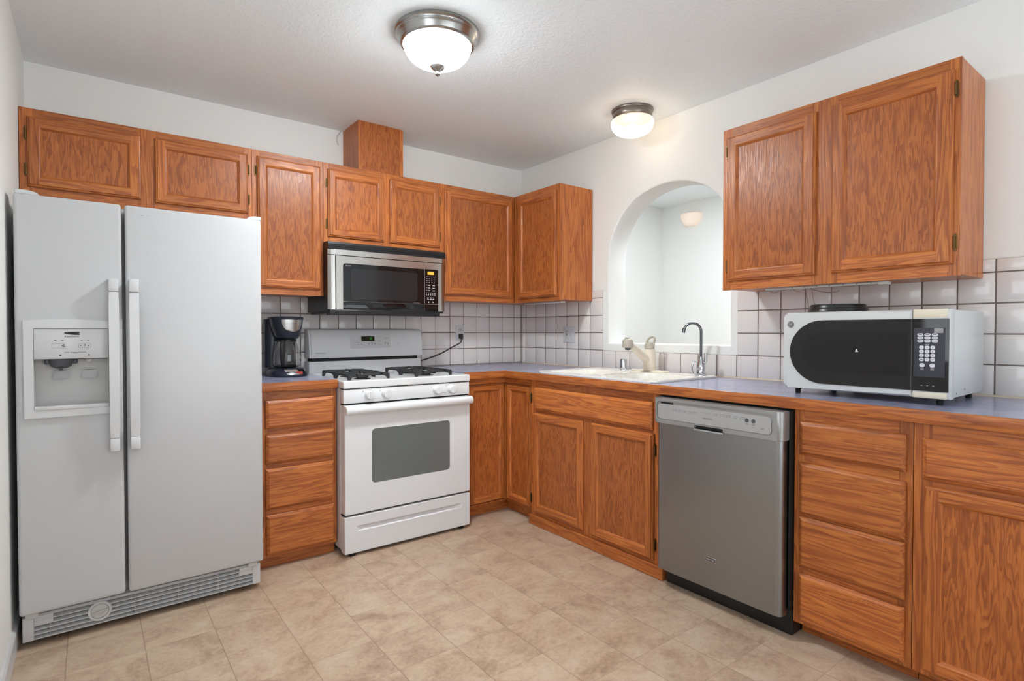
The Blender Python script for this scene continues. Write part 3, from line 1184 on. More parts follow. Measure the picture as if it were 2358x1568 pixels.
for xc in (-2.8195, -2.7355):
    mb = MB()
    w = 0.0245
    r = []
    for (z, y, ww) in ((1.016, -0.766, 0.92), (1.002, -0.772, 0.96), (0.991, -0.782, 1.0), (0.9865, -0.787, 1.0)):
        r.append([Vector((xc - w * ww, y + 0.003, z)), Vector((xc, y, z - 0.003)), Vector((xc + w * ww, y + 0.003, z)), Vector((xc + w * ww, y + 0.006, z)), Vector((xc, y + 0.006, z - 0.002)), Vector((xc - w * ww, y + 0.006, z))])
    mb.loft(r)
    part('paddle', mb, PLASTIC_W, fz)

# printing on the dispenser panel
PY = 0.8372
mb = MB()
mb.box(-2.8080, -2.7630, -PY, -0.8355, 1.1545, 1.1605)
pts = [(-2.8080, 1.1545)] + [(-2.8080 + 0.045 * i / 12, 1.1535 + 0.004 * math.sin(math.pi * i / 12)) for i in range(1, 12)] + [(-2.7630, 1.1515), (-2.7630, 1.1485)] + [(-2.7630 - 0.038 * i / 10, 1.1485 + 0.003 * (i / 10) ** 2) for i in range(1, 11)]
mb.prism(pts, 1, -PY, -0.8355)
text_into(mb, 'Kenmore', 'y', -2.8078, 1.1400, PY + 0.0002, 0.0105, squeeze=1.05)
for (x, z) in ((-2.8333, 1.1285), (-2.8134, 1.1283), (-2.7577, 1.1293), (-2.7383, 1.1291)):
    mb.box(x - 0.003, x + 0.003, -PY, -0.8355, z - 0.0012, z + 0.0012)
for (x, z) in ((-2.8202, 1.075), (-2.7362, 1.0745)):
    mb.prism(rrect(x - 0.003, x + 0.003, z - 0.0035, z + 0.001, 0.001), 1, -PY, -0.8355)
for (x0, x1) in ((-2.8090, -2.7945), (-2.7915, -2.7700), (-2.7675, -2.7445)):
    mb.box(x0, x1, -PY, -0.8355, 1.0835, 1.0848)
for (x, z) in ((-2.8140, 1.1095), (-2.8105, 1.1125), (-2.8095, 1.1065), (-2.7605, 1.110), (-2.7475, 1.111), (-2.737, 1.109)):
    mb.lathe([(0.0022, 0), (0, -0.0004)], (x, -PY, z), 8, axis=1)
part('lettering', mb, INK, fz, smooth=0)
for (a, b) in ((-2.8435, -2.8050), (-2.7670, -2.7295)):
    mb = MB()
    o_, i_ = rrect(a, b, 1.1005, 1.1175, 0.0035), rrect(a + 0.0009, b - 0.0009, 1.1014, 1.1166, 0.0027)
    for k in range(len(o_)):
        j = (k + 1) % len(o_)
        mb.poly([(o_[k][0], -PY, o_[k][1]), (o_[j][0], -PY, o_[j][1]), (i_[j][0], -PY, i_[j][1]), (i_[k][0], -PY, i_[k][1])])
    mx = (a + b) / 2
    mb.box(mx - 0.0005, mx + 0.0005, -PY, -0.8355, 1.1035, 1.1150)
    part('dispenser_button', mb, INK_L, fz, smooth=0)

# hinge caps on top, brackets and grille below
for (x0, x1, flip) in ((-2.9415, -2.872, 1), (-2.179, -2.120, -1)):
    mb = MB()
    n = 8
    out = []
    for i in range(n + 1):
        u = i / n
        x = x0 + (x1 - x0) * u if flip > 0 else x1 - (x1 - x0) * u
        out.append((x, 1.6545 + 0.0155 * math.sqrt(max(0.0, 1 - (max(0, u - 0.35) / 0.65) ** 2)) + 0.0005))
    mb.prism(out + [(out[-1][0], 1.6550), (out[0][0], 1.6550)], 1, -0.815, -0.705, 0.002, 1)
    part('hinge_cover', mb, PLASTIC_W, f)
mb = MB()
GY = -0.790
mb.box(-2.9405, -2.9075, GY, -0.745, 0.0225, 0.113, 0.004, 2)
mb.box(-2.1625, -2.1295, GY, -0.745, 0.0225, 0.113, 0.004, 2)
for k, z in enumerate((0.0245, 0.041, 0.0575, 0.074, 0.0905)):
    mb.prism([(GY + 0.002, z), (GY, z + 0.002), (GY, z + 0.0045), (GY + 0.022, z + 0.0085), (GY + 0.022, z)], 0, -2.9075, -2.1625)
mb.prism([(GY + 0.002, 0.107), (GY, 0.109), (GY + 0.006, 0.116), (GY + 0.04, 0.120), (GY + 0.04, 0.107)], 0, -2.9075, -2.1625)
for x in (-2.862, -2.60, -2.45, -2.30, -2.215):
    mb.box(x - 0.0008, x + 0.0008, GY + 0.004, GY + 0.02, 0.025, 0.11)
mb.box(-2.9075, -2.853, GY + 0.0015, GY + 0.02, 0.076, 0.111)
mb.box(-2.217, -2.1625, GY + 0.0015, GY + 0.02, 0.076, 0.111)
gr = part('base_grille', mb, PLASTIC_W, f, smooth=30)
mb = MB()
mb.box(-2.9075, -2.1625, -0.766, -0.7455, 0.0235, 0.115)
part('grille_backing', mb, DARKGAP, f, smooth=0)
mb = MB()
mb.lathe([(0.028, 0.012), (0.038, 0.010), (0.038, -0.001), (0.035, -0.0035), (0.0295, -0.003), (0.0285, 0.002)], (-2.7128, GY, 0.0745), 32, axis=1)
part('knob_ring', mb, PLASTIC_W, gr)
mb = MB()
mb.lathe([(0.0280, 0.012), (0.0280, -0.0015), (0.025, -0.004), (0.0, -0.0045)], (-2.7128, GY, 0.0745), 32, axis=1)
mb.prism([(-2.7385, 0.0745), (-2.728, 0.0705), (-2.705, 0.0715), (-2.688, 0.0785), (-2.687, 0.0835), (-2.700, 0.0790), (-2.722, 0.0765)], 1, GY - 0.011, GY - 0.003, 0.001, 1)
part('filter_knob', mb, PLASTIC_G, gr)
for (a, b) in ((-2.930, -2.893), (-2.185, -2.148)):
    mb = MB()
    mb.box(a, b, -0.812, -0.765, 0.112, 0.1335, 0.003, 1)
    part('hinge_bracket', mb, PLASTIC_G, f)
for (x, y) in ((-2.90, -0.70), (-2.17, -0.70), (-2.90, -0.09), (-2.17, -0.09)):
    mb = MB()
    mb.lathe([(0.0, 0.0), (0.014, 0.0), (0.016, 0.003), (0.016, 0.0295)], (x, y, 0.0003), 14)
    part('levelling_foot', mb, RUBBER, f)

# ================================================================== GAS RANGE
RX0, RX1, RY = -1.7125, -0.9500, -0.715
rg = thing('gas_range', 'white freestanding gas range with oven below the built-in microwave', 'stove', (-1.331, -0.36, 0))
mb = MB()
mb.box(RX0 + 0.003, RX1 - 0.003, -0.655, -0.03, 0.03, 0.866)
part('body', mb, APPL, rg, smooth=0)
mb = MB()
mb.box(RX0, RX1, RY, -0.072, 0.867, 0.9065, 0.006, 3)
ct = part('cooktop', mb, APPL, rg)
mb = MB()
mb.prism(rrect(RX0 + 0.03, RX1 - 0.03, -0.675, -0.095, 0.03), 2, 0.8985, 0.92)
cut(ct, mb)
mb = MB()
mb.box(RX0 + 0.002, RX1 - 0.002, RY + 0.006, -0.657, 0.79, 0.8625, 0.004, 2)
cp = part('control_panel', mb, APPL, rg)
for (a, b) in ((0.8627, 0.8668), (0.783, 0.7898), (0.2085, 0.2165)):
    mb = MB()
    mb.box(RX0 + 0.004, RX1 - 0.004, RY + 0.02, -0.657, a, b)
    part('shadow_gap', mb, BLACK_M, rg, smooth=0)
for x in (-1.5745, -1.4795, -1.1710, -1.0765):
    mb = MB()
    y0 = RY + 0.006
    mb.lathe([(0.0255, -0.0005), (0.0255, -0.006), (0.0235, -0.010), (0.0215, -0.026), (0.019, -0.029), (0.0, -0.0295)], (x, y0, 0.8285), 28, axis=1)
    mb.box(x - 0.0045, x + 0.0045, y0 - 0.034, y0 - 0.028, 0.808, 0.849, 0.002, 1)
    part('knob', mb, APPL, cp)
for x in (-1.5745, -1.4795, -1.1710, -1.0765):
    mb = MB()
    mb.lathe([(0.003, 0), (0, -0.0003)], (x - 0.033, RY + 0.0057, 0.848), 8, axis=1)
    part('burner_mark', mb, INK_L, cp, smooth=0)
for (a, b) in ((-1.545, -1.508), (-1.141, -1.105)):
    mb = MB()
    mb.box(a, b, RY + 0.0055, RY + 0.007, 0.8075, 0.8087)
    part('lettering', mb, INK_L, cp, smooth=0)

mb = MB()
mb.box(RX0 + 0.005, RX1 - 0.002, RY, -0.660, 0.217, 0.782, 0.005, 2)
od = part('oven_door', mb, APPL, rg)
mb = MB()
mb.prism(rrect(-1.563, -1.0885, 0.3645, 0.6495, 0.020), 1, -0.76, -0.705)
cut(od, mb)
mb = MB()
mb.prism(rrect(-1.5625, -1.089, 0.3650, 0.6490, 0.0195), 1, RY + 0.0015, -0.707)
ow = part('oven_window', mb, OGLASS, od)
mb = MB()
hp = []
for i in range(9):
    a = math.radians(-60 + 150 * i / 8)
    hp.append((RY - 0.018 - 0.017 * math.cos(a), 0.757 + 0.0225 * math.sin(a)))
mb.prism(hp + [(RY + 0.001, 0.7815), (RY + 0.001, 0.7335)], 0, RX0 + 0.004, RX1 + 0.003, 0.004, 2)
part('oven_handle', mb, APPL, od)
mb = MB()
mb.box(RX0 + 0.002, RX1 - 0.002, RY, -0.660, 0.0165, 0.2075, 0.005, 2)
sd = part('storage_drawer', mb, APPL, rg)
mb = MB()
gx0, gx1 = -1.645, -1.008
mb.loft([[Vector((gx0, RY - 0.02, 0.127)), Vector((gx0 - 0.001, RY - 0.02, 0.156)), Vector((gx1 + 0.001, RY - 0.02, 0.156)), Vector((gx1, RY - 0.02, 0.127))],
         [Vector((gx0, RY - 0.0002, 0.127)), Vector((gx0 - 0.001, RY - 0.0002, 0.156)), Vector((gx1 + 0.001, RY - 0.0002, 0.156)), Vector((gx1, RY - 0.0002, 0.127))],
         [Vector((gx0 + 0.045, RY + 0.013, 0.136)), Vector((gx0 + 0.045, RY + 0.013, 0.142)), Vector((gx1 - 0.045, RY + 0.013, 0.142)), Vector((gx1 - 0.045, RY + 0.013, 0.136))]])
cut(sd, mb)
for (x, y) in ((-1.664, -0.690), (-1.003, -0.690), (-1.664, -0.10), (-1.003, -0.10)):
    mb = MB()
    mb.lathe([(0.0, 0.0), (0.018, 0.0), (0.020, 0.003), (0.020, 0.008), (0.009, 0.010), (0.009, 0.0158 if y < -0.5 else 0.0295)], (x, y, 0.0004), 16)
    part('levelling_foot', mb, RUBBER, rg)

# backguard with the clock
BX0, BX1 = -1.6925, -0.9380
bg_ = MB()
side = [(-0.104, 0.9985), (-0.106, 1.004), (-0.101, 1.06), (-0.092, 1.120), (-0.082, 1.160), (-0.070, 1.1725), (-0.052, 1.1745), (-0.012, 1.1745), (-0.012, 0.9985)]
bg_.prism(side, 0, BX0 + 0.012, BX1 - 0.024, 0.0)
bgd = part('backguard', bg_, APPL, rg, smooth=50)
for (a, b) in ((BX0, BX0 + 0.0112), (BX1 - 0.0232, BX1)):
    mb = MB()
    mb.prism([(y - 0.001 if y > -0.05 else y + 0.001, z) for y, z in side], 0, a, b, 0.0025, 2)
    part('end_cap', mb, APPL, bgd, smooth=50)
mb = MB()
mb.box(BX0 + 0.02, BX1 - 0.03, -0.085, -0.012, 0.978, 0.9980)
part('vent_slot', mb, BLACK_M, bgd, smooth=0)
mb = MB()
mb.box(BX0 + 0.002, BX1 - 0.002, -0.088, -0.012, 0.9068, 0.9775, 0.004, 2)
part('riser', mb, APPL, rg)


def bgy(z):
    pts_ = [(1.004, -0.106), (1.06, -0.101), (1.12, -0.092), (1.16, -0.082)]
    for (z0, y0), (z1, y1) in zip(pts_, pts_[1:]):
        if z <= z1:
            return y0 + (y1 - y0) * (z - z0) / (z1 - z0)
    return -0.082


def bg_patch(mb, x0, x1, z0, z1, lift):
    mb.poly([(x0, bgy(z0) - lift, z0), (x1, bgy(z0) - lift, z0), (x1, bgy(z1) - lift, z1), (x0, bgy(z1) - lift, z1)])


mb = MB()
pts8 = [(-1.4386, 1.0520), (-1.4386, 1.1360), (-1.1690, 1.1385), (-1.1690, 1.0545)]
mb.loft([[Vector((x, bgy(z) + 0.002, z)) for x, z in pts8], [Vector((x, bgy(z) - 0.0022, z)) for x, z in pts8]])
con = part('control_panel', mb, PLASTIC_W, bgd, smooth=0)
mb = MB()
bg_patch(mb, -1.3652, -1.2780, 1.0980, 1.1290, 0.0028)
part('clock_display', mb, LCD, bgd, smooth=0)
mb = MB()


def seg_digit(mb, ch, x, z, w, h):
    seg = {'1': 'bc', '2': 'abged', '4': 'fgbc', '0': 'abcdef'}[ch]
    q = 0.0012
    boxes = {'a': (x, x + w, z + h - q, z + h), 'b': (x + w - q, x + w, z + h / 2, z + h), 'c': (x + w - q, x + w, z, z + h / 2), 'd': (x, x + w, z, z + q),
             'e': (x, x + q, z, z + h / 2), 'f': (x, x + q, z + h / 2, z + h), 'g': (x, x + w, z + h / 2 - q / 2, z + h / 2 + q / 2)}
    for s_ in seg:
        bg_patch(mb, *boxes[s_], 0.0034)


for i, ch in enumerate('12'):
    seg_digit(mb, ch, -1.3165 + i * 0.0125, 1.1085, 0.0085, 0.0145)
part('clock_digits', mb, LCD_ON, bgd, smooth=0)
mb = MB()
for (x0, x1, z) in ((-1.401, -1.378, 1.0885), (-1.412, -1.404, 1.0770), (-1.392, -1.384, 1.0770), (-1.371, -1.361, 1.0770), (-1.305, -1.286, 1.0905), (-1.262, -1.232, 1.1270), (-1.259, -1.250, 1.1165),
                    (-1.240, -1.234, 1.1175), (-1.257, -1.248, 1.0960), (-1.244, -1.232, 1.0960), (-1.256, -1.247, 1.0760), (-1.241, -1.233, 1.0760), (-1.213, -1.203, 1.1165), (-1.200, -1.182, 1.1165)):
    bg_patch(mb, x0, x1, z, z + 0.0026, 0.0026)
for (x, z, h) in ((-1.317, 1.076, 0.009), (-1.297, 1.0745, 0.009), (-1.277, 1.076, 0.009), (-1.207, 1.077, 0.013), (-1.188, 1.077, 0.010), (-1.345, 1.071, 0.003), (-1.346, 1.089, 0.003)):
    bg_patch(mb, x - 0.003, x + 0.003, z, z + h, 0.0026)
part('lettering', mb, INK_L, bgd, smooth=0)
mb = MB()
text_into(mb, 'KENMORE', 'y', -1.6560, 1.0255, 0.1055, 0.0095, squeeze=1.05)
bg_patch(mb, -1.607, -1.596, 1.0265, 1.0285, 0.0008)
part('lettering', mb, INK, bgd, smooth=0)
mb = MB()
text_into(mb, 'Sealed', 'y', -1.128, 1.0795, 0.0997, 0.0095)
part('faint_lettering', mb, mat('faint printing', lin(188, 188, 190), 0.5), bgd, smooth=0)

# two cast iron grates, each over two burners
for (gx0, gx1) in ((-1.655, -1.420), (-1.260, -1.022)):
    mb = MB()
    gy0, gy1, zt, zb_ = -0.628, -0.215, 0.936, 0.8990
    gm = (gy0 + gy1) / 2
    for (ya, yb) in ((gy0, gm - 0.004), (gm + 0.004, gy1)):
        cx, cy = (gx0 + gx1) / 2, (ya + yb) / 2
        for (sx, sy) in ((-1, -1), (1, -1), (1, 1), (-1, 1)):      # corner brackets that carry the frame
            x, y = (gx0 if sx < 0 else gx1), (ya if sy < 0 else yb)
            for along in (0, 1):
                L = 0.050
                a, b = 0.0, L
                prof = [(a, zb_), (a + 0.012, zb_), (a + 0.020, zb_ + 0.016), (b, zt - 0.012), (b + 0.006, zt - 0.006), (b, zt - 0.001), (a + 0.006, zt - 0.003), (a, zt - 0.010)]
                if along == 0:
                    mb.prism([(x - sx * p, z) for p, z in prof], 1, y - sy * 0.001, y - sy * 0.0075)
                else:
                    mb.prism([(y - sy * p, z) for p, z in prof], 0, x - sx * 0.001, x - sx * 0.0075)
        for (x0, x1, y0, y1) in ((gx0 + 0.04, gx1 - 0.04, ya + 0.001, ya + 0.008), (gx0 + 0.04, gx1 - 0.04, yb - 0.008, yb - 0.001)):
            mb.box(x0, x1, y0, y1, zt - 0.013, zt - 0.002, 0.002, 1)
        for (x0, x1, y0, y1) in ((gx0 + 0.001, gx0 + 0.008, ya + 0.04, yb - 0.04), (gx1 - 0.008, gx1 - 0.001, ya + 0.04, yb - 0.04)):
            mb.box(x0, x1, y0, y1, zt - 0.013, zt - 0.002, 0.002, 1)
        hwx, hwy = (gx1 - gx0) / 2, (yb - ya) / 2
        for (dx, dy, R_) in ((1, 0, hwx), (-1, 0, hwx), (0, 1, hwy), (0, -1, hwy)):   # fingers towards the burner
            fp = [(0.018, zt + 0.003), (0.022, zt + 0.005), (0.045, zt + 0.001), (R_ - 0.004, zt - 0.003), (R_ - 0.004, zt - 0.013), (0.05, zt - 0.012), (0.026, zt - 0.009), (0.018, zt - 0.006)]
            if dx:
                mb.prism([(cx + dx * p, z) for p, z in fp], 1, cy - 0.004, cy + 0.004)
            else:
                mb.prism([(cy + dy * p, z) for p, z in fp], 0, cx - 0.004, cx + 0.004)
    part('grate', mb, IRON, rg, smooth=25)
for x in (-1.5375, -1.141):
    for y in (-0.527, -0.3165):
        mb = MB()
        mb.lathe([(0.0, 0.0), (0.045, 0.0), (0.046, 0.003), (0.030, 0.006), (0.030, 0.010)], (x, y, 0.8988), 28)
        mb.lathe([(0.034, 0.0102), (0.036, 0.012), (0.035, 0.017), (0.030, 0.019), (0.0, 0.020)], (x, y, 0.8988), 28)
        part('burner', mb, IRON, rg)

# ================================================================== MICROWAVE ABOVE THE RANGE
OX0, OX1, OY = -1.6755, -0.9270, -0.400
om = thing('range_hood_microwave', 'stainless and black built-in microwave under the short oak cabinet', 'microwave', (-1.30, -0.2, 1.256))
mb = MB()
mb.box(OX0 + 0.004, OX1 - 0.004, -0.372, -0.0075, 1.275, 1.6665)
part('body', mb, BLACK, om, smooth=0)
mb = MB()
mb.prism([(-0.373, 1.275), (-0.373, 1.262), (-0.385, 1.2535), (-0.30, 1.2535), (-0.29, 1.262), (-0.02, 1.262), (-0.02, 1.2745)], 0, OX0 + 0.02, OX1 - 0.05)
mb.box(OX0 + 0.004, OX1 - 0.045, OY + 0.001, -0.3735, 1.2535, 1.2835, 0.005, 2)
part('bottom_panel', mb, BLACK, om, smooth=20)
mb = MB()
mb.lathe([(0.030, 0.0), (0.026, -0.006), (0.014, -0.011), (0.0, -0.012)], (-1.04, -0.20, 1.2618), 20)
part('lamp_lens', mb, PLASTIC_G, om)
mb = MB()
zz = [1.622, 1.634, 1.637, 1.648, 1.651, 1.6630]
mb.prism([(-0.373, 1.622), (OY + 0.002, 1.622), (OY, 1.634), (OY + 0.006, 1.637), (OY + 0.004, 1.648), (OY + 0.010, 1.651), (OY + 0.012, 1.6635), (-0.373, 1.6635)], 0, OX0, OX1, 0.001, 1)
part('vent_grille', mb, BLACK, om, smooth=20)


def bent_front(mb, x0, x1, z0, z1, left=False, right=False, d=0.0, n=6, bend=0.038, back=-0.374):
    """front panel whose open end curves back"""
    f_ = []
    if left:
        for i in range(n + 1):
            a = math.radians(90 * i / n)
            f_.append((x0 + bend * (1 - math.sin(a)) * 0.9, OY + d + 0.020 * (1 - math.cos(math.radians(90) - a)) if False else OY + d + 0.020 * (1 - math.sin(a))))
        f_ = [(x0 + bend * i / n, OY + d + 0.020 * (1 - i / n) ** 2) for i in range(n + 1)]
    else:
        f_ = [(x0, OY + d)]
    if right:
        f_ += [(x1 - bend * (1 - i / n), OY + d + 0.020 * (i / n) ** 2) for i in range(n + 1)]
    else:
        f_ += [(x1, OY + d)]
    mb.prism(f_ + [(x1, back), (x0, back)], 2, z0, z1)


mb = MB()
bent_front(mb, OX0, OX1, 1.5905, 1.6200, True, True)
part('top_band', mb, STEEL, om, smooth=20)
mb = MB()
bent_front(mb, OX0, -1.6395, 1.2845, 1.5870, True, False, bend=0.034)
part('end_panel', mb, STEEL, om, smooth=20)
mb = MB()
mb.box(-1.6345, -1.0830, OY, -0.374, 1.2845, 1.5870, 0.001, 1)
dr = part('door', mb, STEEL, om, smooth=20)
mb = MB()
oc = rrect(-1.5955, -1.00, 1.20, 1.5455, 0.016)
mb.prism(oc, 1, -0.43, OY + 0.0025)
cut(dr, mb)
mb = MB()
gp = [(-1.0835, 1.3300), (-1.0835, 1.5450)] + [(-1.595 + 0.016 * (1 - math.sin(math.radians(90 * i / 5))), 1.545 - 0.016 * (1 - math.cos(math.radians(90 * i / 5)))) for i in range(6)] + [(-1.595, 1.3300)]
mb.prism(gp, 1, OY + 0.0005, OY + 0.0024)
gl = part('door_glass', mb, BGLASS, dr, smooth=0)
mb = MB()
mb.box(-1.595, -1.0835, OY - 0.001, OY + 0.0024, 1.2850, 1.3292, 0.002, 2)
part('door_handle', mb, BGLASS, dr)
mb = MB()
mb.prism(rrect(-1.548, -1.128, 1.3445, 1.5180, 0.012), 1, OY + 0.0001, OY + 0.0006)
part('door_screen', mb, mat('perforated screen', lin(34, 34, 36), 0.12, spec=0.5), dr, smooth=0)
mb = MB()
text_into(mb, 'SHARP', 'y', -1.5800, 1.5290, 0.4000, 0.0088, squeeze=1.25)
for i in range(12):
    mb.box(-1.155 + i * 0.0036, -1.1525 + i * 0.0036, OY - 0.0003, OY + 0.0006, 1.3340, 1.3352)
part('lettering', mb, INK_W, dr, smooth=0)

mb = MB()
bent_front(mb, -1.0815, OX1, 1.2845, 1.5870, False, True, bend=0.05)
cpn = part('control_panel', mb, STEEL, om, smooth=20)
mb = MB()
gp = [(-1.0800, 1.2848), (-0.9835, 1.2848), (-0.9835, 1.5360)] + [(-0.9835 - 0.010 * (1 - math.cos(math.radians(90 * i / 5))), 1.536 + 0.010 * math.sin(math.radians(90 * i / 5))) for i in range(1, 6)] + [(-1.0800, 1.5460)]
mb.prism(gp, 1, OY - 0.0015, OY + 0.001)
part('keypad', mb, BGLASS, cpn, smooth=0)
mb = MB()
mb.prism(rrect(-1.060, -1.014, 1.5130, 1.5320, 0.003), 1, OY - 0.0022, OY - 0.0012)
part('display', mb, AMBER, cpn, smooth=0)
mb = MB()
kx = (-1.0650, -1.0470, -1.0290, -1.0110)
for z, ws in ((1.497, 0.009), (1.486, 0.008), (1.474, 0.009), (1.463, 0.007)):
    for x in kx:
        mb.box(x - ws / 2, x + ws / 2, OY - 0.0022, OY - 0.0012, z, z + 0.0026)
for z in (1.446, 1.430, 1.414):
    mb.box(-1.070, -1.061, OY - 0.0022, OY - 0.0012, z, z + 0.0024)
    mb.box(-1.054, -1.041, OY - 0.0022, OY - 0.0012, z - 0.002, z + 0.0028)
    mb.box(-1.024, -1.008, OY - 0.0022, OY - 0.0012, z - 0.003, z + 0.0022)
for z in (1.396, 1.384):
    for k in range(5):
        x = -1.0675 + k * 0.0148
        mb.box(x - 0.0022, x + 0.0022, OY - 0.0022, OY - 0.0012, z, z + 0.006)
for z, h in ((1.368, 0.0025), (1.357, 0.006)):
    for x in (-1.057, -1.038, -1.019):
        mb.box(x - 0.0055, x + 0.0055, OY - 0.0022, OY - 0.0012, z, z + h)
for x in (-1.052, -1.022):
    mb.box(x - 0.0035, x + 0.0035, OY - 0.0022, OY - 0.0012, 1.338, 1.3455)
mb.box(-1.0800, -1.0790, OY - 0.0022, OY - 0.0012, 1.3285, 1.546)
mb.box(-1.0790, -0.984, OY - 0.0022, OY - 0.0012, 1.3285, 1.3295)
part('key_printing', mb, mat('grey key printing', lin(170, 170, 176), 0.5), cpn, smooth=0)

# ================================================================== DISHWASHER
DX = -0.692
dw = thing('dishwasher', 'stainless front dishwasher between the sink cabinet and a stack of drawers', 'dishwasher', (-0.33, -2.145, 0))
mb = MB()
mb.box(-0.60, -0.03, -2.444, -1.840, 0.105, 0.862)
part('tub', mb, BLACK, dw, smooth=0)
mb = MB()
mb.box(-0.622, -0.6015, -2.447, -1.838, 0.863, 0.8685)
mb.box(-0.640, -0.6015, -2.447, -2.4405, 0.10, 0.8625)
mb.box(-0.640, -0.6015, -1.8425, -1.838, 0.10, 0.8625)
mb.box(-0.640, -0.6015, -2.44, -1.843, 0.845, 0.8625)
part('mounting_frame', mb, BLACK_M, dw, smooth=0)
mb = MB()
mb.box(-0.618, -0.05, -2.447, -1.868, 0.0008, 0.104, 0.003, 1)
part('toe_panel', mb, BLACK, dw)


def dw_plan(d, y0, y1, rad, back, n=6):
    f_ = [(d + rad * (1 - math.cos(math.radians(90 - 90 * i / n))), y0 + rad * 0.9 * (1 - math.sin(math.radians(90 - 90 * i / n)))) for i in range(n, -1, -1)]
    f_ = []
    for i in range(n + 1):
        a = math.radians(90 * i / n)
        f_.append((d + rad * (1 - math.sin(a)), y0 + rad * (1 - math.cos(a))))
    for i in range(n + 1):
        a = math.radians(90 * i / n)
        f_.append((d + rad * (1 - math.cos(a)), y1 - rad * (1 - math.sin(a))))
    return f_ + [(back, y1), (back, y0)]


mb = MB()
mb.prism(dw_plan(DX + 0.006, -2.436, -1.862, 0.024, -0.641), 2, 0.085, 0.7475)
part('door_panel', mb, STEEL_DW, dw, smooth=50)
mb = MB()
mb.prism(dw_plan(DX, -2.441, -1.848, 0.020, -0.641), 2, 0.7490, 0.8605, 0.002, 1)
cpd = part('control_panel', mb, SILVER, dw, smooth=50)
mb = MB()
mb.prism(rrect(-2.403, -1.868, 0.7665, 0.8480, 0.020), 0, DX - 0.01, DX + 0.004)
cut(cpd, mb)
mb = MB()
mb.prism(rrect(-2.198, -2.064, 0.7465, 0.7625, 0.003), 0, DX - 0.03, DX + 0.030)
cut(cpd, mb)
mb = MB()
mb.prism(rrect(-2.398, -1.874, 0.7690, 0.8360, 0.016), 0, DX + 0.0012, DX + 0.0045)
part('button_panel', mb, SILVER_L, cpd)
mb = MB()
mb.box(DX + 0.012, DX + 0.0305, -2.1975, -2.0645, 0.7500, 0.7625)
part('latch_pocket', mb, BLACK, cpd, smooth=0)
mb = MB()
mb.box(DX - 0.0035, DX + 0.004, -2.200, -2.062, 0.7405, 0.7475, 0.002, 2)
part('latch_handle', mb, SILVER_L, cpd)
mb = MB()
for i in range(5):
    y = -1.889 - i * 0.0135
    mb.box(DX + 0.0008, DX + 0.0045, y - 0.0115, y, 0.8375, 0.8440)
part('vent_slot', mb, BLACK_M, cpd, smooth=0)
mb = MB()
dp = -DX - 0.0012
for i in range(5):
    s = 1.962 + i * 0.0245
    fbox(mb, 'x', s, s + 0.013, 0.8155, 0.8168, dp, dp + 0.0006)
    fbox(mb, 'x', s + 0.002, s + 0.010, 0.8105, 0.8118, dp, dp + 0.0006)
    fbox(mb, 'x', s - 0.004, s - 0.0035, 0.8070, 0.8185, dp, dp + 0.0006)
for i in range(4):
    s = 2.100 + i * 0.011
    fbox(mb, 'x', s, s + 0.007, 0.8190, 0.8203, dp, dp + 0.0006)
for i in range(5):
    s = 2.160 + i * 0.029
    fbox(mb, 'x', s, s + 0.016, 0.8200, 0.8214, dp, dp + 0.0006)
    fbox(mb, 'x', s + 0.003, s + 0.011, 0.8130, 0.8145, dp, dp + 0.0006)
    fbox(mb, 'x', s - 0.004, s - 0.0035, 0.8090, 0.8230, dp, dp + 0.0006)
part('lettering', mb, mat('grey panel printing', lin(118, 119, 122), 0.5), cpd, smooth=0)
mb = MB()
text_into(mb, 'MAYTAG', 'x', 2.1055, 0.7925, dp + 0.0004, 0.0105)
text_into(mb, 'Start', 'x', 2.357, 0.7850, dp + 0.0004, 0.0080)
for s in (2.300, 2.327):
    mb.lathe([(0.0085, 0), (0.0085, -0.0004), (0, -0.0006)], (-dp, -s, 0.8120), 14, axis=0)
    fbox(mb, 'x', s - 0.006, s + 0.007, 0.7975, 0.7990, dp, dp + 0.0006)
part('lettering', mb, mat('dark panel lettering', lin(76, 77, 80), 0.5), cpd, smooth=0)
mb = MB()
mb.prism(rrect(-2.1685, -2.1185, 0.1990, 0.2215, 0.003), 0, DX + 0.0015, DX + 0.0062, 0.0012, 2)
bdg = part('badge', mb, CHROME, dw)
mb = MB()
mb.prism(rrect(-2.1650, -2.1220, 0.2035, 0.2180, 0.002), 0, DX + 0.0010, DX + 0.0016)
part('badge_plate', mb, mat('dark badge', lin(92, 93, 96), 0.3, metal=0.8), bdg, smooth=0)
mb = MB()
text_into(mb, 'MAYTAG', 'x', 2.1240, 0.2075, -DX - 0.0008, 0.0095, squeeze=0.95)
part('badge_lettering', mb, INK_W, bdg, smooth=0)

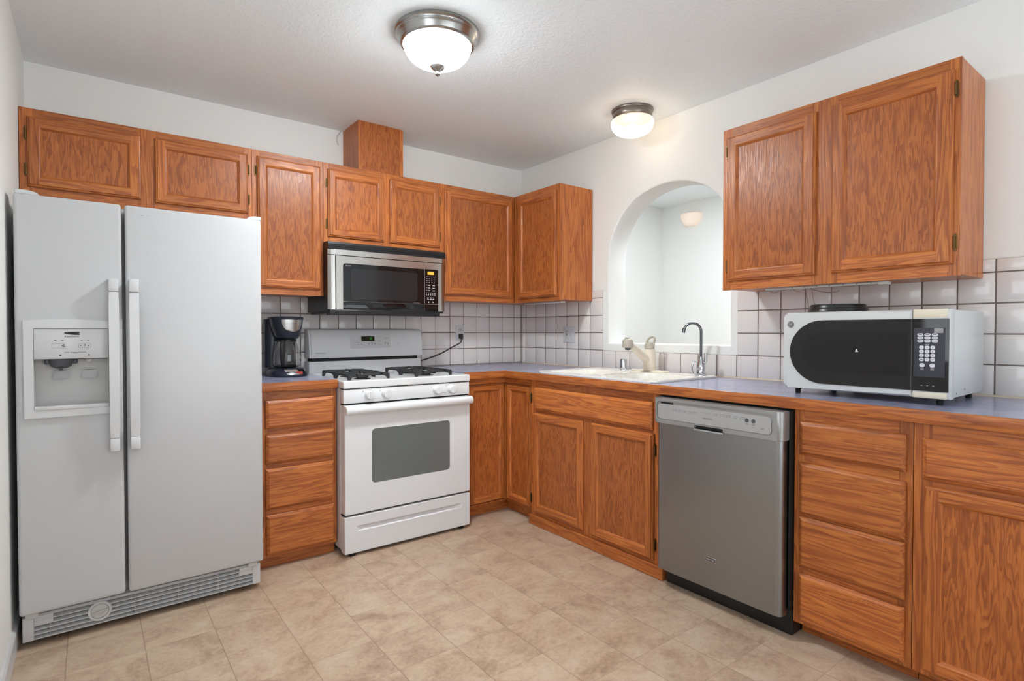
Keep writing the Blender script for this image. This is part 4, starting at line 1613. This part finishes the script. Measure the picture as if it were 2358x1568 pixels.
# ================================================================== SINK AND TAPS
ZS = 0.9235
sk = thing('kitchen_sink', 'white double bowl drop-in sink below the arched opening', 'sink', (-0.335, -1.35, 0.913))
mb = MB()
mb.prism(rrect(-0.600, -0.072, -1.790, -0.908, 0.035, 6), 2, ZCT + 0.0006, ZS, 0.005, 3)
rim = part('rim', mb, SINK, sk)
BOWLS = ((-1.318, -0.952), (-1.748, -1.368))
for (y0, y1) in BOWLS:
    mb = MB()
    mb.prism(rrect(-0.565, -0.190, y0, y1, 0.055, 6), 2, 0.90, 0.95)
    cut(rim, mb)
for (y0, y1) in BOWLS:
    mb = MB()
    R = []
    for e, z, r in ((-0.0, ZS - 0.0035, 0.055), (0.003, ZS - 0.008, 0.055), (0.008, 0.86, 0.06), (0.016, 0.775, 0.065), (0.035, 0.750, 0.06), (0.07, 0.744, 0.05)):
        R.append([Vector((x, y, z)) for x, y in rrect(-0.5645 + e, -0.1905 - e, y0 + 0.0005 + e, y1 - 0.0005 - e, r, 6)])
    mb.loft(R, cap0=False)
    bs = part('basin', mb, SINK, sk, smooth=60)
    mb = MB()
    mb.lathe([(0.0, 0.0006), (0.030, 0.0006), (0.040, 0.003), (0.042, 0.0)], (-0.33, (y0 + y1) / 2, 0.7442), 24)
    part('drain', mb, CHROME, bs)

ZD = ZS + 0.0002
fc = thing('kitchen_faucet', 'bisque plastic pull-out kitchen faucet with loop handle on the sink deck', 'faucet', (-0.128, -1.372, ZD))
mb = MB()
mb.prism(rrect(-0.152, -0.100, -1.502, -1.246, 0.024, 6), 2, ZD, ZD + 0.009, 0.003, 2)
part('base_plate', mb, BISQUE, fc)
FX, FY = -0.126, -1.372
mb = MB()
mb.lathe([(0.036, 0.0095), (0.036, 0.022), (0.0335, 0.0235), (0.0335, 0.0255), (0.036, 0.027), (0.037, 0.06), (0.036, 0.085), (0.033, 0.115), (0.030, 0.132), (0.0, 0.134)], (FX, FY, ZD), 32)
part('column', mb, BISQUE, fc)
mb = MB()
mb.tube([(FX - 0.012, FY, 0.982), (FX - 0.055, FY, 1.012), (FX - 0.105, FY, 1.045), (FX - 0.150, FY, 1.072), (FX - 0.178, FY, 1.086)], [0.024, 0.0225, 0.021, 0.0205, 0.021], 16, smooth=4)
part('spout', mb, BISQUE, fc)
mb = MB()
mb.lathe([(0.0, 0.034), (0.014, 0.033), (0.025, 0.027), (0.030, 0.016), (0.031, -0.006), (0.029, -0.020), (0.0, -0.020)], (FX - 0.190, FY, 1.088), 24)
sp = part('spray_head', mb, BISQUE_G, fc)
mb = MB()
mb.lathe([(0.017, -0.0205), (0.016, -0.031), (0.012, -0.034), (0.0, -0.034)], (FX - 0.190, FY, 1.088), 20)
mb.box(FX - 0.203, FX - 0.180, FY - 0.012, FY + 0.012, 1.1215, 1.125, 0.002, 1)
part('spray_nozzle', mb, GREY_D, sp)
mb = MB()
# loop lever rising from the top of the column
mb.lathe([(0.030, 0.1345), (0.0295, 0.150), (0.027, 0.165), (0.020, 0.172), (0.0, 0.173)], (FX, FY, ZD), 24)
hx = FX + 0.004
loop = [(hx, FY + 0.020, 1.075), (hx, FY + 0.022, 1.098), (hx + 0.004, FY + 0.012, 1.117), (hx + 0.006, FY - 0.008, 1.126), (hx + 0.006, FY - 0.026, 1.124), (hx + 0.004, FY - 0.031, 1.112), (hx, FY - 0.028, 1.092), (hx, FY - 0.022, 1.075)]
mb.tube(loop, [0.009, 0.0075, 0.0065, 0.006, 0.006, 0.0065, 0.0075, 0.009], 10, smooth=4)
part('handle', mb, BISQUE_G, fc)

ag = MB()
ag.lathe([(0.0245, 0.0), (0.0245, 0.004), (0.0215, 0.006), (0.0215, 0.060), (0.0195, 0.066), (0.0, 0.067)], (-0.122, -1.170, ZD), 28)
single('air_gap_cap', ag, CHROME, 'short polished chrome cylinder cap standing on the sink deck', 'cap', (-0.122, -1.170, ZD))

wf = thing('filter_faucet', 'slim chrome gooseneck drinking water tap at the end of the sink deck', 'faucet', (-0.120, -1.712, ZD))
mb = MB()
mb.lathe([(0.032, 0.0), (0.032, 0.004), (0.026, 0.008), (0.024, 0.014), (0.022, 0.030), (0.024, 0.046), (0.022, 0.060), (0.015, 0.072), (0.013, 0.090), (0.011, 0.100), (0.0, 0.101)], (-0.120, -1.712, ZD), 28)
part('body', mb, CHROME, wf)
mb = MB()
gn = [(-0.120, -1.712, 1.024)]
for z in (1.06, 1.10, 1.14, 1.158):
    gn.append((-0.120, -1.712, z))
for i in range(1, 11):
    a = math.radians(180 - 165 * i / 10)
    u = 0.0445 + 0.0445 * math.cos(a)
    gn.append((-0.120 - u * 0.55, -1.712 + u * 0.84, 1.158 + 0.047 * math.sin(a)))
mb.tube(gn, 0.0072, 12, smooth=3)
part('spout', mb, CHROME_D, wf)
mb = MB()
e = Vector(gn[-1])
mb.tube([e + Vector((0.001, -0.001, 0.006)), e + Vector((-0.002, 0.003, -0.018))], 0.0095, 12)
part('spout_tip', mb, CHROME_D, wf)
mb = MB()
mb.tube([(-0.116, -1.737, 0.995), (-0.116, -1.739, 1.045)], [0.0085, 0.0075], 12)
mb.tube([(-0.119, -1.715, 0.990), (-0.116, -1.738, 0.992)], 0.0085, 10)
part('lever', mb, CHROME, wf)
mb = MB()
mb.tube([(-0.128, -1.698, 0.990), (-0.140, -1.683, 0.993), (-0.146, -1.676, 0.975), (-0.146, -1.674, 0.950), (-0.140, -1.680, 0.9315)], 0.0042, 10, smooth=4)
part('reset_lever', mb, CHROME, wf)

# ================================================================== COUNTERTOP MICROWAVE
MX, MY0, MY1, MZ0, MZ1 = -0.500, -2.893, -2.348, 0.936, 1.235
mw = thing('microwave', 'white microwave with black curved glass door standing on the countertop', 'microwave', (-0.30, -2.62, ZCT))
mb = MB()
mb.box(MX + 0.052, -0.102, MY0 + 0.002, MY1 - 0.002, MZ0 + 0.002, MZ1 - 0.002, 0.004, 2)
bd = part('housing', mb, MICRO_W, mw)
mb = MB()
for (x, z) in ((-0.42, 0.951), (-0.33, 0.960)):
    mb.lathe([(0.003, 0), (0.003, -0.0005), (0, -0.0006)], (x, MY0 + 0.002, z), 10, axis=1)
part('screw_hole', mb, INK, bd, smooth=0)
mb = MB()
mb.prism(rrect(-2.7875, MY1, MZ0, MZ1, 0.014, 5)[0:0] or [(-2.7875, MZ0)] + [(MY1 - 0.016 + 0.016 * math.sin(math.radians(18 * i)), MZ0 + 0.016 - 0.016 * math.cos(math.radians(18 * i))) for i in range(6)]
         + [(MY1 - 0.016 + 0.016 * math.cos(math.radians(18 * i)), MZ1 - 0.016 + 0.016 * math.sin(math.radians(18 * i))) for i in range(6)] + [(-2.7875, MZ1)], 0, MX, MX + 0.050, 0.008, 3)
md = part('door', mb, MICRO_W, mw)
mb = MB()
gc_y, gc_z, gr_y, gr_z = -2.4975, 1.0815, 0.1235, 0.1215
gp = [(-2.7868, gc_z + gr_z), (gc_y, gc_z + gr_z)] + [(gc_y + gr_y * math.sin(math.radians(180 * i / 28)), gc_z + gr_z * math.cos(math.radians(180 * i / 28))) for i in range(1, 28)] + [(gc_y, gc_z - gr_z), (-2.7868, gc_z - gr_z)]
mb.prism(gp, 0, MX - 0.0035, MX + 0.002, 0.001, 1)
part('door_glass', mb, BGLASS, md, smooth=20)
mb = MB()
k = 0.76
gp = [(-2.775, gc_z + gr_z * 0.62), (gc_y, gc_z + gr_z * 0.62)] + [(gc_y + gr_y * 0.60 * math.sin(math.radians(180 * i / 28)), gc_z + gr_z * 0.62 * math.cos(math.radians(180 * i / 28))) for i in range(1, 28)] + [(gc_y, gc_z - gr_z * 0.62), (-2.775, gc_z - gr_z * 0.62)]
mb.prism(gp, 0, MX - 0.0041, MX - 0.0034)
part('door_window', mb, mat('black door window', lin(10, 10, 11), 0.06, spec=0.5), md, smooth=0)
mb = MB()
mb.prism([(-2.615, 1.098), (-2.612, 1.085), (-2.623, 1.0855)], 0, MX - 0.0047, MX - 0.0040)
part('torn_sticker', mb, INK_W, md, smooth=0)
mb = MB()
mb.lathe([(0.0125, 0.001), (0.0125, -0.0015), (0.0112, -0.0025), (0.0105, -0.0015), (0.0, -0.0015)], (MX, -2.3755, 1.1885), 28, axis=0)
bg2 = part('round_badge', mb, CHROME_D, md)
mb = MB()
for kk in range(4):
    a0 = math.tau * kk / 4
    mb.tube([(MX - 0.0020, -2.3755 + 0.0095 * math.cos(a0 + q * 0.22), 1.1885 + 0.0095 * math.sin(a0 + q * 0.22)) for q in range(6)] +
            [(MX - 0.0020, -2.3755 + 0.0070 * math.cos(a0 + 1.25), 1.1885 + 0.0070 * math.sin(a0 + 1.25))], 0.0006, 5)
mb.mi = 0
text_into(mb, 'GE', 'x', 2.3688, 1.1853, -MX + 0.0018, 0.0092)
part('badge_lettering', mb, INK_W, bg2, smooth=0)
mb = MB()
mb.prism([(MY0, MZ0), (-2.7883, MZ0), (-2.7883, MZ1), (MY0, MZ1)], 0, MX, MX + 0.050, 0.007, 3)
mc = part('control_panel', mb, MICRO_W, mw)
for (z0, z1) in ((gc_z + gr_z + 0.0008, MZ1 + 0.0004), (MZ0 - 0.0004, gc_z - gr_z - 0.0008)):
    mb = MB()
    mb.box(MX - 0.0006, MX + 0.036, MY0 + 0.006, -2.7886, z0, z1, 0.004, 2)
    part('panel_trim', mb, CREAM, mc, label='yellowed plastic trim strip')
mb = MB()
mb.box(MX - 0.0035, MX + 0.002, MY0 + 0.003, -2.7888, gc_z - gr_z, gc_z + gr_z, 0.001, 1)
part('panel_glass', mb, BGLASS, mc, smooth=20)
mb = MB()
mb.box(MX - 0.0041, MX - 0.0033, -2.8800, -2.7935, 1.008, 1.1720)
part('keypad', mb, mat('dark blue grey keypad', lin(40, 40, 52), 0.35), mc, smooth=0)
pill = mat('pale keypad button', lin(208, 208, 218), 0.4)


def pill_btn(y, z, ry, rz, label_w):
    mb = MB()
    pts = [(y + ry * math.copysign(abs(math.cos(a)) ** 0.7, math.cos(a)), z + rz * math.copysign(abs(math.sin(a)) ** 0.8, math.sin(a))) for a in (math.tau * i / 18 for i in range(18))]
    mb.prism(pts, 0, MX - 0.0048, MX - 0.0040)
    b_ = part('button', mb, pill, mc, smooth=0)
    return b_


for z in (1.1500, 1.1390, 1.1282):
    for y in (-2.8120, -2.8320, -2.8525):
        pill_btn(y, z, 0.0088, 0.0044, 0)
for zi, z in enumerate((1.1070, 1.0935, 1.0800, 1.0660)):
    for y in (-2.8155, -2.8315, -2.8470):
        pill_btn(y, z, 0.0066, 0.0060, 0)
for y in (-2.8175, -2.8460):
    pill_btn(y, 1.0470, 0.0075, 0.0066, 0)
mb = MB()
nums = ['1', '2', '3', '4', '5', '6', '7', '8', '9', '', '0', '']
for zi, z in enumerate((1.1070, 1.0935, 1.0800, 1.0660)):
    for yi, y in enumerate((-2.8155, -2.8315, -2.8470)):
        s_ = nums[zi * 3 + yi]
        if s_:
            text_into(mb, s_, 'x', -y - 0.0022, z - 0.0026, -MX + 0.0050, 0.0072)
        else:
            fbox(mb, 'x', -y - 0.004, -y + 0.004, z - 0.001, z + 0.001, -MX + 0.0048, -MX + 0.0050)
for z in (1.1500, 1.1390, 1.1282):
    for y in (-2.8120, -2.8320, -2.8525):
        fbox(mb, 'x', -y - 0.0052, -y + 0.0052, z - 0.0009, z + 0.0009, -MX + 0.0048, -MX + 0.0050)
part('button_lettering', mb, INK, mc, smooth=0)
mb = MB()
fbox(mb, 'x', 2.8265, 2.8375, 1.1165, 1.1185, -MX + 0.0041, -MX + 0.0044)
for y in (-2.8175, -2.8460):
    for z in (1.0365, 1.0335, 1.0305):
        fbox(mb, 'x', -y - 0.005, -y + 0.005, z, z + 0.0018, -MX + 0.0041, -MX + 0.0044)
for y in (-2.8165, -2.8325, -2.8490):
    fbox(mb, 'x', -y - 0.0025, -y + 0.0025, 0.9775, 0.9795, -MX + 0.0035, -MX + 0.0038)
fbox(mb, 'x', 2.8500, 2.8750, 1.1555, 1.1705, -MX + 0.0041, -MX + 0.0043)
part('lettering', mb, INK_L, mc, smooth=0)
for (x, y) in ((-0.455, -2.385), (-0.455, -2.855), (-0.13, -2.385), (-0.13, -2.855)):
    mb = MB()
    mb.lathe([(0.0, 0.0), (0.009, 0.0), (0.010, 0.004), (0.010, 0.0160), (0.016, 0.018), (0.016, MZ0 + 0.0015 - ZCT)], (x, y, ZCT + 0.0003), 14)
    part('foot', mb, RUBBER, mw)

ld = MB()
zl = MZ1 - 0.0018
LX, LY = -0.262, -2.452
ld.lathe([(0.0, 0.0), (0.112, 0.0), (0.114, 0.004), (0.110, 0.010), (0.108, 0.020), (0.104, 0.023), (0.102, 0.033), (0.098, 0.038), (0.060, 0.0395), (0.0, 0.0395)], (LX, LY, zl), 56)
single('round_lid', ld, LIDM, 'round black plastic lid lying on top of the white microwave', 'lid', (LX, LY, zl))

# ================================================================== COFFEE MAKER
CX, CY = -1.858, -0.215
cm = thing('coffee_maker', 'dark blue-black drip coffee maker with glass carafe beside the refrigerator', 'coffee maker', (CX, CY, ZCT))


def oval(cx, cy, rx, ry, z, n=32, p=2.6, front=1.0):
    out = []
    for i in range(n):
        a = math.tau * i / n
        c_, s_ = math.cos(a), math.sin(a)
        out.append(Vector((cx + rx * math.copysign(abs(c_) ** (2 / p), c_), cy + ry * math.copysign(abs(s_) ** (2 / p), s_), z)))
    return out


zc = ZCT + 0.0004
mb = MB()
mb.loft([oval(CX, CY - 0.02, 0.098, 0.130, zc), oval(CX, CY - 0.02, 0.102, 0.134, zc + 0.010), oval(CX, CY - 0.018, 0.100, 0.130, zc + 0.026), oval(CX, CY - 0.014, 0.090, 0.118, zc + 0.040), oval(CX, CY - 0.012, 0.080, 0.106, zc + 0.046)])
base = part('base', mb, COFFEE, cm, smooth=50)
mb = MB()
mb.loft([oval(CX - 0.010, CY + 0.085, 0.088, 0.052, zc + 0.0455, p=4), oval(CX - 0.010, CY + 0.085, 0.086, 0.052, zc + 0.20, p=4), oval(CX - 0.008, CY + 0.080, 0.088, 0.058, zc + 0.316, p=4)])
part('water_tank', mb, COFFEE, cm, smooth=50)
mb = MB()
mb.loft([oval(CX, CY - 0.018, 0.052, 0.066, zc + 0.206), oval(CX, CY - 0.018, 0.066, 0.080, zc + 0.222), oval(CX, CY - 0.012, 0.080, 0.092, zc + 0.275), oval(CX, CY - 0.008, 0.086, 0.098, zc + 0.3155)])
bk = part('brew_basket', mb, COFFEE, cm, smooth=50)
mb = MB()
mb.loft([oval(CX, CY + 0.0, 0.090, 0.105, zc + 0.3163), oval(CX, CY + 0.0, 0.091, 0.106, zc + 0.322), oval(CX, CY + 0.0, 0.086, 0.100, zc + 0.328), oval(CX, CY, 0.04, 0.05, zc + 0.331)])
part('lid', mb, COFFEE, cm, smooth=50)


def on_front(a, z):
    """point on the curved front of the brew basket"""
    u = (z - (zc + 0.222)) / 0.0935
    rx, ry = 0.066 + 0.020 * min(1, u * 1.05) + 0.0025, 0.080 + 0.018 * min(1, u * 1.05) + 0.0025
    cy = CY - 0.018 + 0.010 * u
    c_, s_ = math.sin(a), -math.cos(a)
    return Vector((CX + rx * math.copysign(abs(c_) ** (2 / 2.6), c_), cy + ry * math.copysign(abs(s_) ** (2 / 2.6), s_), z))


mb = MB()
zt_ = zc + 0.312
rows_ = []
for j in range(9):
    v = j / 8
    z = zt_ - 0.066 * v
    w = 0.62 * math.sqrt(max(0.0, 1 - (max(0.0, v - 0.18) / 0.83) ** 2.2)) if v > 0.18 else 0.62
    rows_.append([on_front(0.16 + w * (2 * i / 12 - 1), z) for i in range(13)])
for A, B_ in zip(rows_, rows_[1:]):
    for i in range(12):
        mb.poly([A[i], A[i + 1], B_[i + 1], B_[i]])
bmesh.ops.remove_doubles(mb.bm, verts=mb.bm.verts[:], dist=1e-5)
sh = part('front_plate', mb, NICKEL, bk, smooth=60, label='brushed silver front plate')
mb = MB()
q0, q1 = on_front(0.04, zc + 0.292), on_front(0.28, zc + 0.292)
mb.poly([q0 + Vector((0, -0.001, 0)), q1 + Vector((0, -0.001, 0)), q1 + Vector((0, -0.001, 0.003)), q0 + Vector((0, -0.001, 0.003))])
part('plate_printing', mb, INK, bk, smooth=0)

# carafe
ca = (CX, CY - 0.022, zc + 0.049)
mb = MB()
prof_o = [(0.0, 0.0), (0.058, 0.0), (0.068, 0.006), (0.072, 0.020), (0.0725, 0.045), (0.070, 0.075), (0.064, 0.105), (0.055, 0.130), (0.049, 0.143), (0.049, 0.150)]
prof_i = [(r - 0.0025 if r > 0 else 0, h + (0.0025 if h < 0.003 else 0)) for r, h in prof_o][::-1]
mb.lathe(prof_o + prof_i, ca, 40)
cr = part('carafe', mb, GLASS, cm, smooth=60)
mb = MB()
mb.lathe([(0.0, 0.1515), (0.050, 0.1515), (0.051, 0.154), (0.030, 0.156), (0.0, 0.156)], ca, 32)
part('carafe_lid', mb, BLACK, cr)
mb = MB()
mb.lathe([(0.0502, 0.141), (0.0515, 0.141), (0.0515, 0.150), (0.0502, 0.150)], ca, 32)
part('carafe_band', mb, BLACK, cr)
mb = MB()
hd = Vector((-0.50, -0.866, 0))
hp = [Vector(ca) + hd * r + Vector((0, 0, h)) for r, h in ((0.050, 0.146), (0.072, 0.146), (0.092, 0.128), (0.097, 0.095), (0.094, 0.055), (0.084, 0.022), (0.0755, 0.012))]
tl = MB()
pts_, rd_ = catmull(hp, [0.009, 0.010, 0.011, 0.011, 0.011, 0.010, 0.007], 4)
mb.tube(pts_, rd_, 10)
part('carafe_handle', mb, BLACK, cr)
# silver control strip with red switch
mb = MB()
fr_ = []
def base_front(a, z, lift=0.0015):
    u = (z - (zc + 0.010)) / 0.034
    rx, ry, cy = 0.102 - 0.014 * u ** 1.5, 0.134 - 0.018 * u ** 1.5, CY - 0.02 + 0.007 * u
    c_, s_ = math.sin(a), -math.cos(a)
    p = Vector((CX + (rx + lift) * math.copysign(abs(c_) ** (2 / 2.6), c_), cy + (ry + lift) * math.copysign(abs(s_) ** (2 / 2.6), s_), z))
    return p
rows_ = []
for j in range(5):
    v = j / 4
    z = zc + 0.041 - 0.027 * v
    hw = 0.62 - 0.20 * v
    rows_.append([base_front(0.22 + hw * (2 * i / 14 - 1), z) for i in range(15)])
for A, B_ in zip(rows_, rows_[1:]):
    for i in range(14):
        mb.poly([A[i], A[i + 1], B_[i + 1], B_[i]])
bmesh.ops.remove_doubles(mb.bm, verts=mb.bm.verts[:], dist=1e-5)
part('control_strip', mb, CHROME, base, smooth=60, label='shiny silver control strip')
mb = MB()
c0 = base_front(0.22, zc + 0.022, 0.002)
mb.box(c0.x - 0.017, c0.x + 0.017, c0.y - 0.003, c0.y + 0.006, zc + 0.013, zc + 0.031, 0.002, 1)
part('power_switch', mb, RED, base, label='red rocker switch')

# ================================================================== OUTLETS, CORD, STRIPS
ol = thing('wall_outlet', 'white duplex wall outlet with the black range plug on the tiled wall', 'outlet', (-0.58, -0.0068, 1.148))
mb = MB()
mb.box(-0.6145, -0.5445, -0.0115, -0.0067, 1.090, 1.2065, 0.002, 2)
part('cover_plate', mb, PLASTIC_W, ol)
for z in (1.170, 1.128):
    mb = MB()
    mb.prism([(-0.5795 + 0.0165 * math.cos(a), z + max(-0.0125, min(0.0125, 0.0165 * math.sin(a)))) for a in (math.tau * i / 24 for i in range(24))], 1, -0.0126, -0.0114)
    rc = part('receptacle', mb, PLASTIC_G, ol, smooth=0)
    if z > 1.15:
        mb = MB()
        mb.box(-0.5875, -0.5855, -0.0129, -0.0125, z - 0.002, z + 0.008)
        mb.box(-0.5735, -0.5715, -0.0129, -0.0125, z - 0.001, z + 0.007)
        mb.lathe([(0.0025, 0), (0, -0.0003)], (-0.5795, -0.0126, z - 0.0075), 10, axis=1)
        part('socket_slot', mb, INK, rc, smooth=0)

pc = thing('power_cord', 'black power cord running from the wall outlet down behind the gas range', 'cord', (-0.57, -0.02, 1.12))
mb = MB()
mb.loft([[Vector((x, y, z)) for (x, z) in ((-0.579 - w, zb2), (-0.579 + w, zb2), (-0.579 + w, zt2), (-0.579 - w, zt2))] for (y, w, zb2, zt2) in ((-0.0130, 0.0135, 1.108, 1.141), (-0.026, 0.0135, 1.106, 1.141), (-0.036, 0.010, 1.102, 1.136))])
part('plug', mb, CORD, pc)
mb = MB()
mb.tube([(-0.577, -0.027, 1.107), (-0.580, -0.029, 1.090), (-0.598, -0.028, 1.072), (-0.66, -0.026, 1.044), (-0.74, -0.025, 1.006), (-0.82, -0.025, 0.979), (-0.90, -0.026, 0.958), (-0.927, -0.024, 0.953)], 0.0042, 10, smooth=6)
part('cable', mb, CORD, pc)

so = thing('switch_plate', 'white two-gang wall plate with a safety outlet and a switch beside the arch', 'outlet', (-0.0068, -0.563, 1.136))
mb = MB()
mb.box(-0.0122, -0.0067, -0.622, -0.5045, 1.079, 1.1935, 0.002, 2)
part('cover_plate', mb, PLASTIC_W, so)
mb = MB()
fbox(mb, 'x', 0.5245, 0.5575, 1.103, 1.170, 0.0120, 0.0140, 0.001, 1)
gf = part('safety_outlet', mb, PLASTIC_G, so)
mb = MB()
for z in (1.158, 1.112):
    fbox(mb, 'x', 0.534, 0.536, z - 0.004, z + 0.005, 0.0138, 0.0144)
    fbox(mb, 'x', 0.546, 0.548, z - 0.004, z + 0.005, 0.0138, 0.0144)
fbox(mb, 'x', 0.535, 0.547, 1.1375, 1.1425, 0.0138, 0.0148)
fbox(mb, 'x', 0.535, 0.547, 1.1295, 1.1345, 0.0138, 0.0148)
part('test_button', mb, INK, gf, smooth=0)
mb = MB()
fbox(mb, 'x', 0.581, 0.592, 1.124, 1.150, 0.0120, 0.0145, 0.001, 1)
mb.prism([(-0.0140, 1.134), (-0.0245, 1.143), (-0.0245, 1.147), (-0.0140, 1.146)], 1, -0.5895, -0.5835)
part('switch_toggle', mb, PLASTIC_G, so)
mb = MB()
for z in (1.1665, 1.1065):
    mb.lathe([(0.0028, 0), (0.002, -0.001), (0, -0.0012)], (-0.0122, -0.5865, z), 10, axis=0)
part('plate_screw', mb, INK_L, so)

ul = thing('under_cabinet_strip', 'old off-white strip light with loose wires under the large oak wall cabinet', 'strip light', (-0.245, -2.39, 1.345))
mb = MB()
mb.box(-0.262, -0.228, -2.628, -2.150, 1.3475, 1.3565, 0.002, 1)
mb.box(-0.266, -0.224, -2.632, -2.598, 1.3445, 1.3565, 0.002, 1)
mb.box(-0.266, -0.224, -2.166, -2.142, 1.3475, 1.3565, 0.002, 1)
part('housing', mb, CONDUIT, ul)
mb = MB()
for i in range(7):
    y = -2.26 - i * 0.052
    mb.box(-0.2625, -0.2605, y - 0.006, y, 1.3510, 1.3535)
part('mounting_slot', mb, INK, ul, smooth=0)
mb = MB()
mb.tube([(-0.235, -2.150, 1.347), (-0.232, -2.165, 1.338), (-0.230, -2.19, 1.343), (-0.230, -2.22, 1.347)], 0.0016, 6, smooth=4)
mb.tube([(-0.215, -2.24, 1.352), (-0.208, -2.26, 1.340), (-0.200, -2.285, 1.344), (-0.200, -2.30, 1.352)], 0.0014, 6, smooth=4)
mb.tube([(-0.150, -2.29, 1.353), (-0.140, -2.31, 1.345), (-0.135, -2.35, 1.334), (-0.130, -2.395, 1.334), (-0.128, -2.405, 1.340)], 0.0018, 6, smooth=5)
mb.tube([(-0.030, -2.215, 1.352), (-0.026, -2.222, 1.30), (-0.026, -2.235, 1.24), (-0.024, -2.238, 1.15), (-0.022, -2.239, 1.00)], 0.0013, 6, smooth=5)
mb.tube([(-0.030, -2.245, 1.352), (-0.026, -2.249, 1.31), (-0.024, -2.262, 1.26), (-0.022, -2.272, 1.20)], 0.0011, 6, smooth=5)
part('loose_wire', mb, WIREM, ul)

us = MB()
us.box(-0.245, -0.205, -0.735, -0.345, 1.351, 1.3605, 0.002, 1)
single('under_cabinet_strip', us, CONDUIT, 'slim off-white strip under the corner oak wall cabinet beside the arch', 'strip light', (-0.225, -0.54, 1.351))

ws = MB()
ws.tube([(-1.461, -0.004, 2.4275), (-1.463, -0.018, 2.418), (-1.476, -0.022, 2.400), (-1.484, -0.012, 2.380), (-1.483, -0.007, 2.355), (-1.473, -0.006, 2.334)], 0.0034, 8, smooth=5)
single('wire_stub', ws, PLASTIC_W, 'short white painted wire stub hanging from the ceiling beside the oak vent box', 'wire', (-1.472, -0.01, 2.38))

# ================================================================== LAMPS
lt = thing('ceiling_light', 'large nickel rimmed ceiling light with lit frosted bowl and pointed finial', 'ceiling lamp', (-1.545, -1.383, H))
LC = (-1.545, -1.383, H - 0.0006)
mb = MB()
mb.lathe([(0.0, 0.0), (0.176, 0.0), (0.178, -0.004), (0.178, -0.010), (0.173, -0.013), (0.170, -0.019), (0.172, -0.022), (0.168, -0.028), (0.164, -0.032), (0.158, -0.050), (0.152, -0.057), (0.146, -0.058), (0.1455, -0.050), (0.0, -0.050)], LC, 72)
part('rim', mb, NICKEL, lt, smooth=50)
mb = MB()
pr_ = [(0.1440, -0.0505)]
for i in range(1, 15):
    a = math.radians(90 * i / 14)
    pr_.append((0.1440 * math.cos(a) ** 0.85, -0.0505 - 0.092 * math.sin(a)))
mb.lathe(pr_, LC, 64)
part('glass_bowl', mb, GLOW, lt, smooth=80, label='lit frosted white glass bowl')
mb = MB()
mb.lathe([(0.0, -0.1385), (0.030, -0.1385), (0.033, -0.1425), (0.030, -0.148), (0.020, -0.156), (0.012, -0.161), (0.0095, -0.165), (0.012, -0.169), (0.011, -0.175), (0.005, -0.181), (0.0, -0.184)], LC, 24)
part('finial', mb, NICKEL, lt)

lt = thing('ceiling_light', 'small round ceiling light with lit warm glass bowl above the arched opening', 'ceiling lamp', (-0.240, -1.335, H))
LC = (-0.240, -1.335, H - 0.0006)
mb = MB()
mb.lathe([(0.0, 0.0), (0.117, 0.0), (0.118, -0.006), (0.114, -0.016), (0.111, -0.018), (0.112, -0.030), (0.108, -0.048), (0.104, -0.052), (0.0, -0.052)], LC, 56)
part('base', mb, BRONZE, lt, smooth=50)
mb = MB()
pr_ = [(0.106, -0.0525), (0.116, -0.056), (0.1215, -0.066), (0.122, -0.074), (0.119, -0.086)]
for i in range(1, 13):
    a = math.radians(90 * i / 12)
    pr_.append((0.119 * math.cos(a), -0.086 - 0.062 * math.sin(a)))
mb.lathe(pr_, LC, 56)
gb = part('glass_bowl', mb, GLOW_W, lt, smooth=80, label='lit warm white glass bowl')
mb = MB()
mb.lathe([(0.0, 0.032), (0.022, 0.025), (0.036, 0.0), (0.026, -0.020), (0.0, -0.030)], (LC[0], LC[1], LC[2] - 0.108), 20)
part('bulb', mb, BULB_W, gb, smooth=80)

mb = MB()
sx_, sy_, sz_ = HX - 0.001, -0.195, 2.305
prof = []
for i in range(13):
    a = math.radians(90 * i / 12)
    prof.append((0.030 + 0.082 * math.cos(a) ** 0.8 if i < 12 else 0.0, -0.112 * math.sin(a) ** 1.15))
prof[-1] = (0.0, -0.112)
mb.lathe([(0.104, -0.002)] + prof, (sx_, sy_, sz_), 32, ang=math.pi, start=math.pi / 2)
single('wall_sconce', mb, SCONCE_M, 'pale half-bowl ceramic wall sconce on the bright wall beyond the arch', 'sconce', (sx_, sy_, sz_), smooth=60)
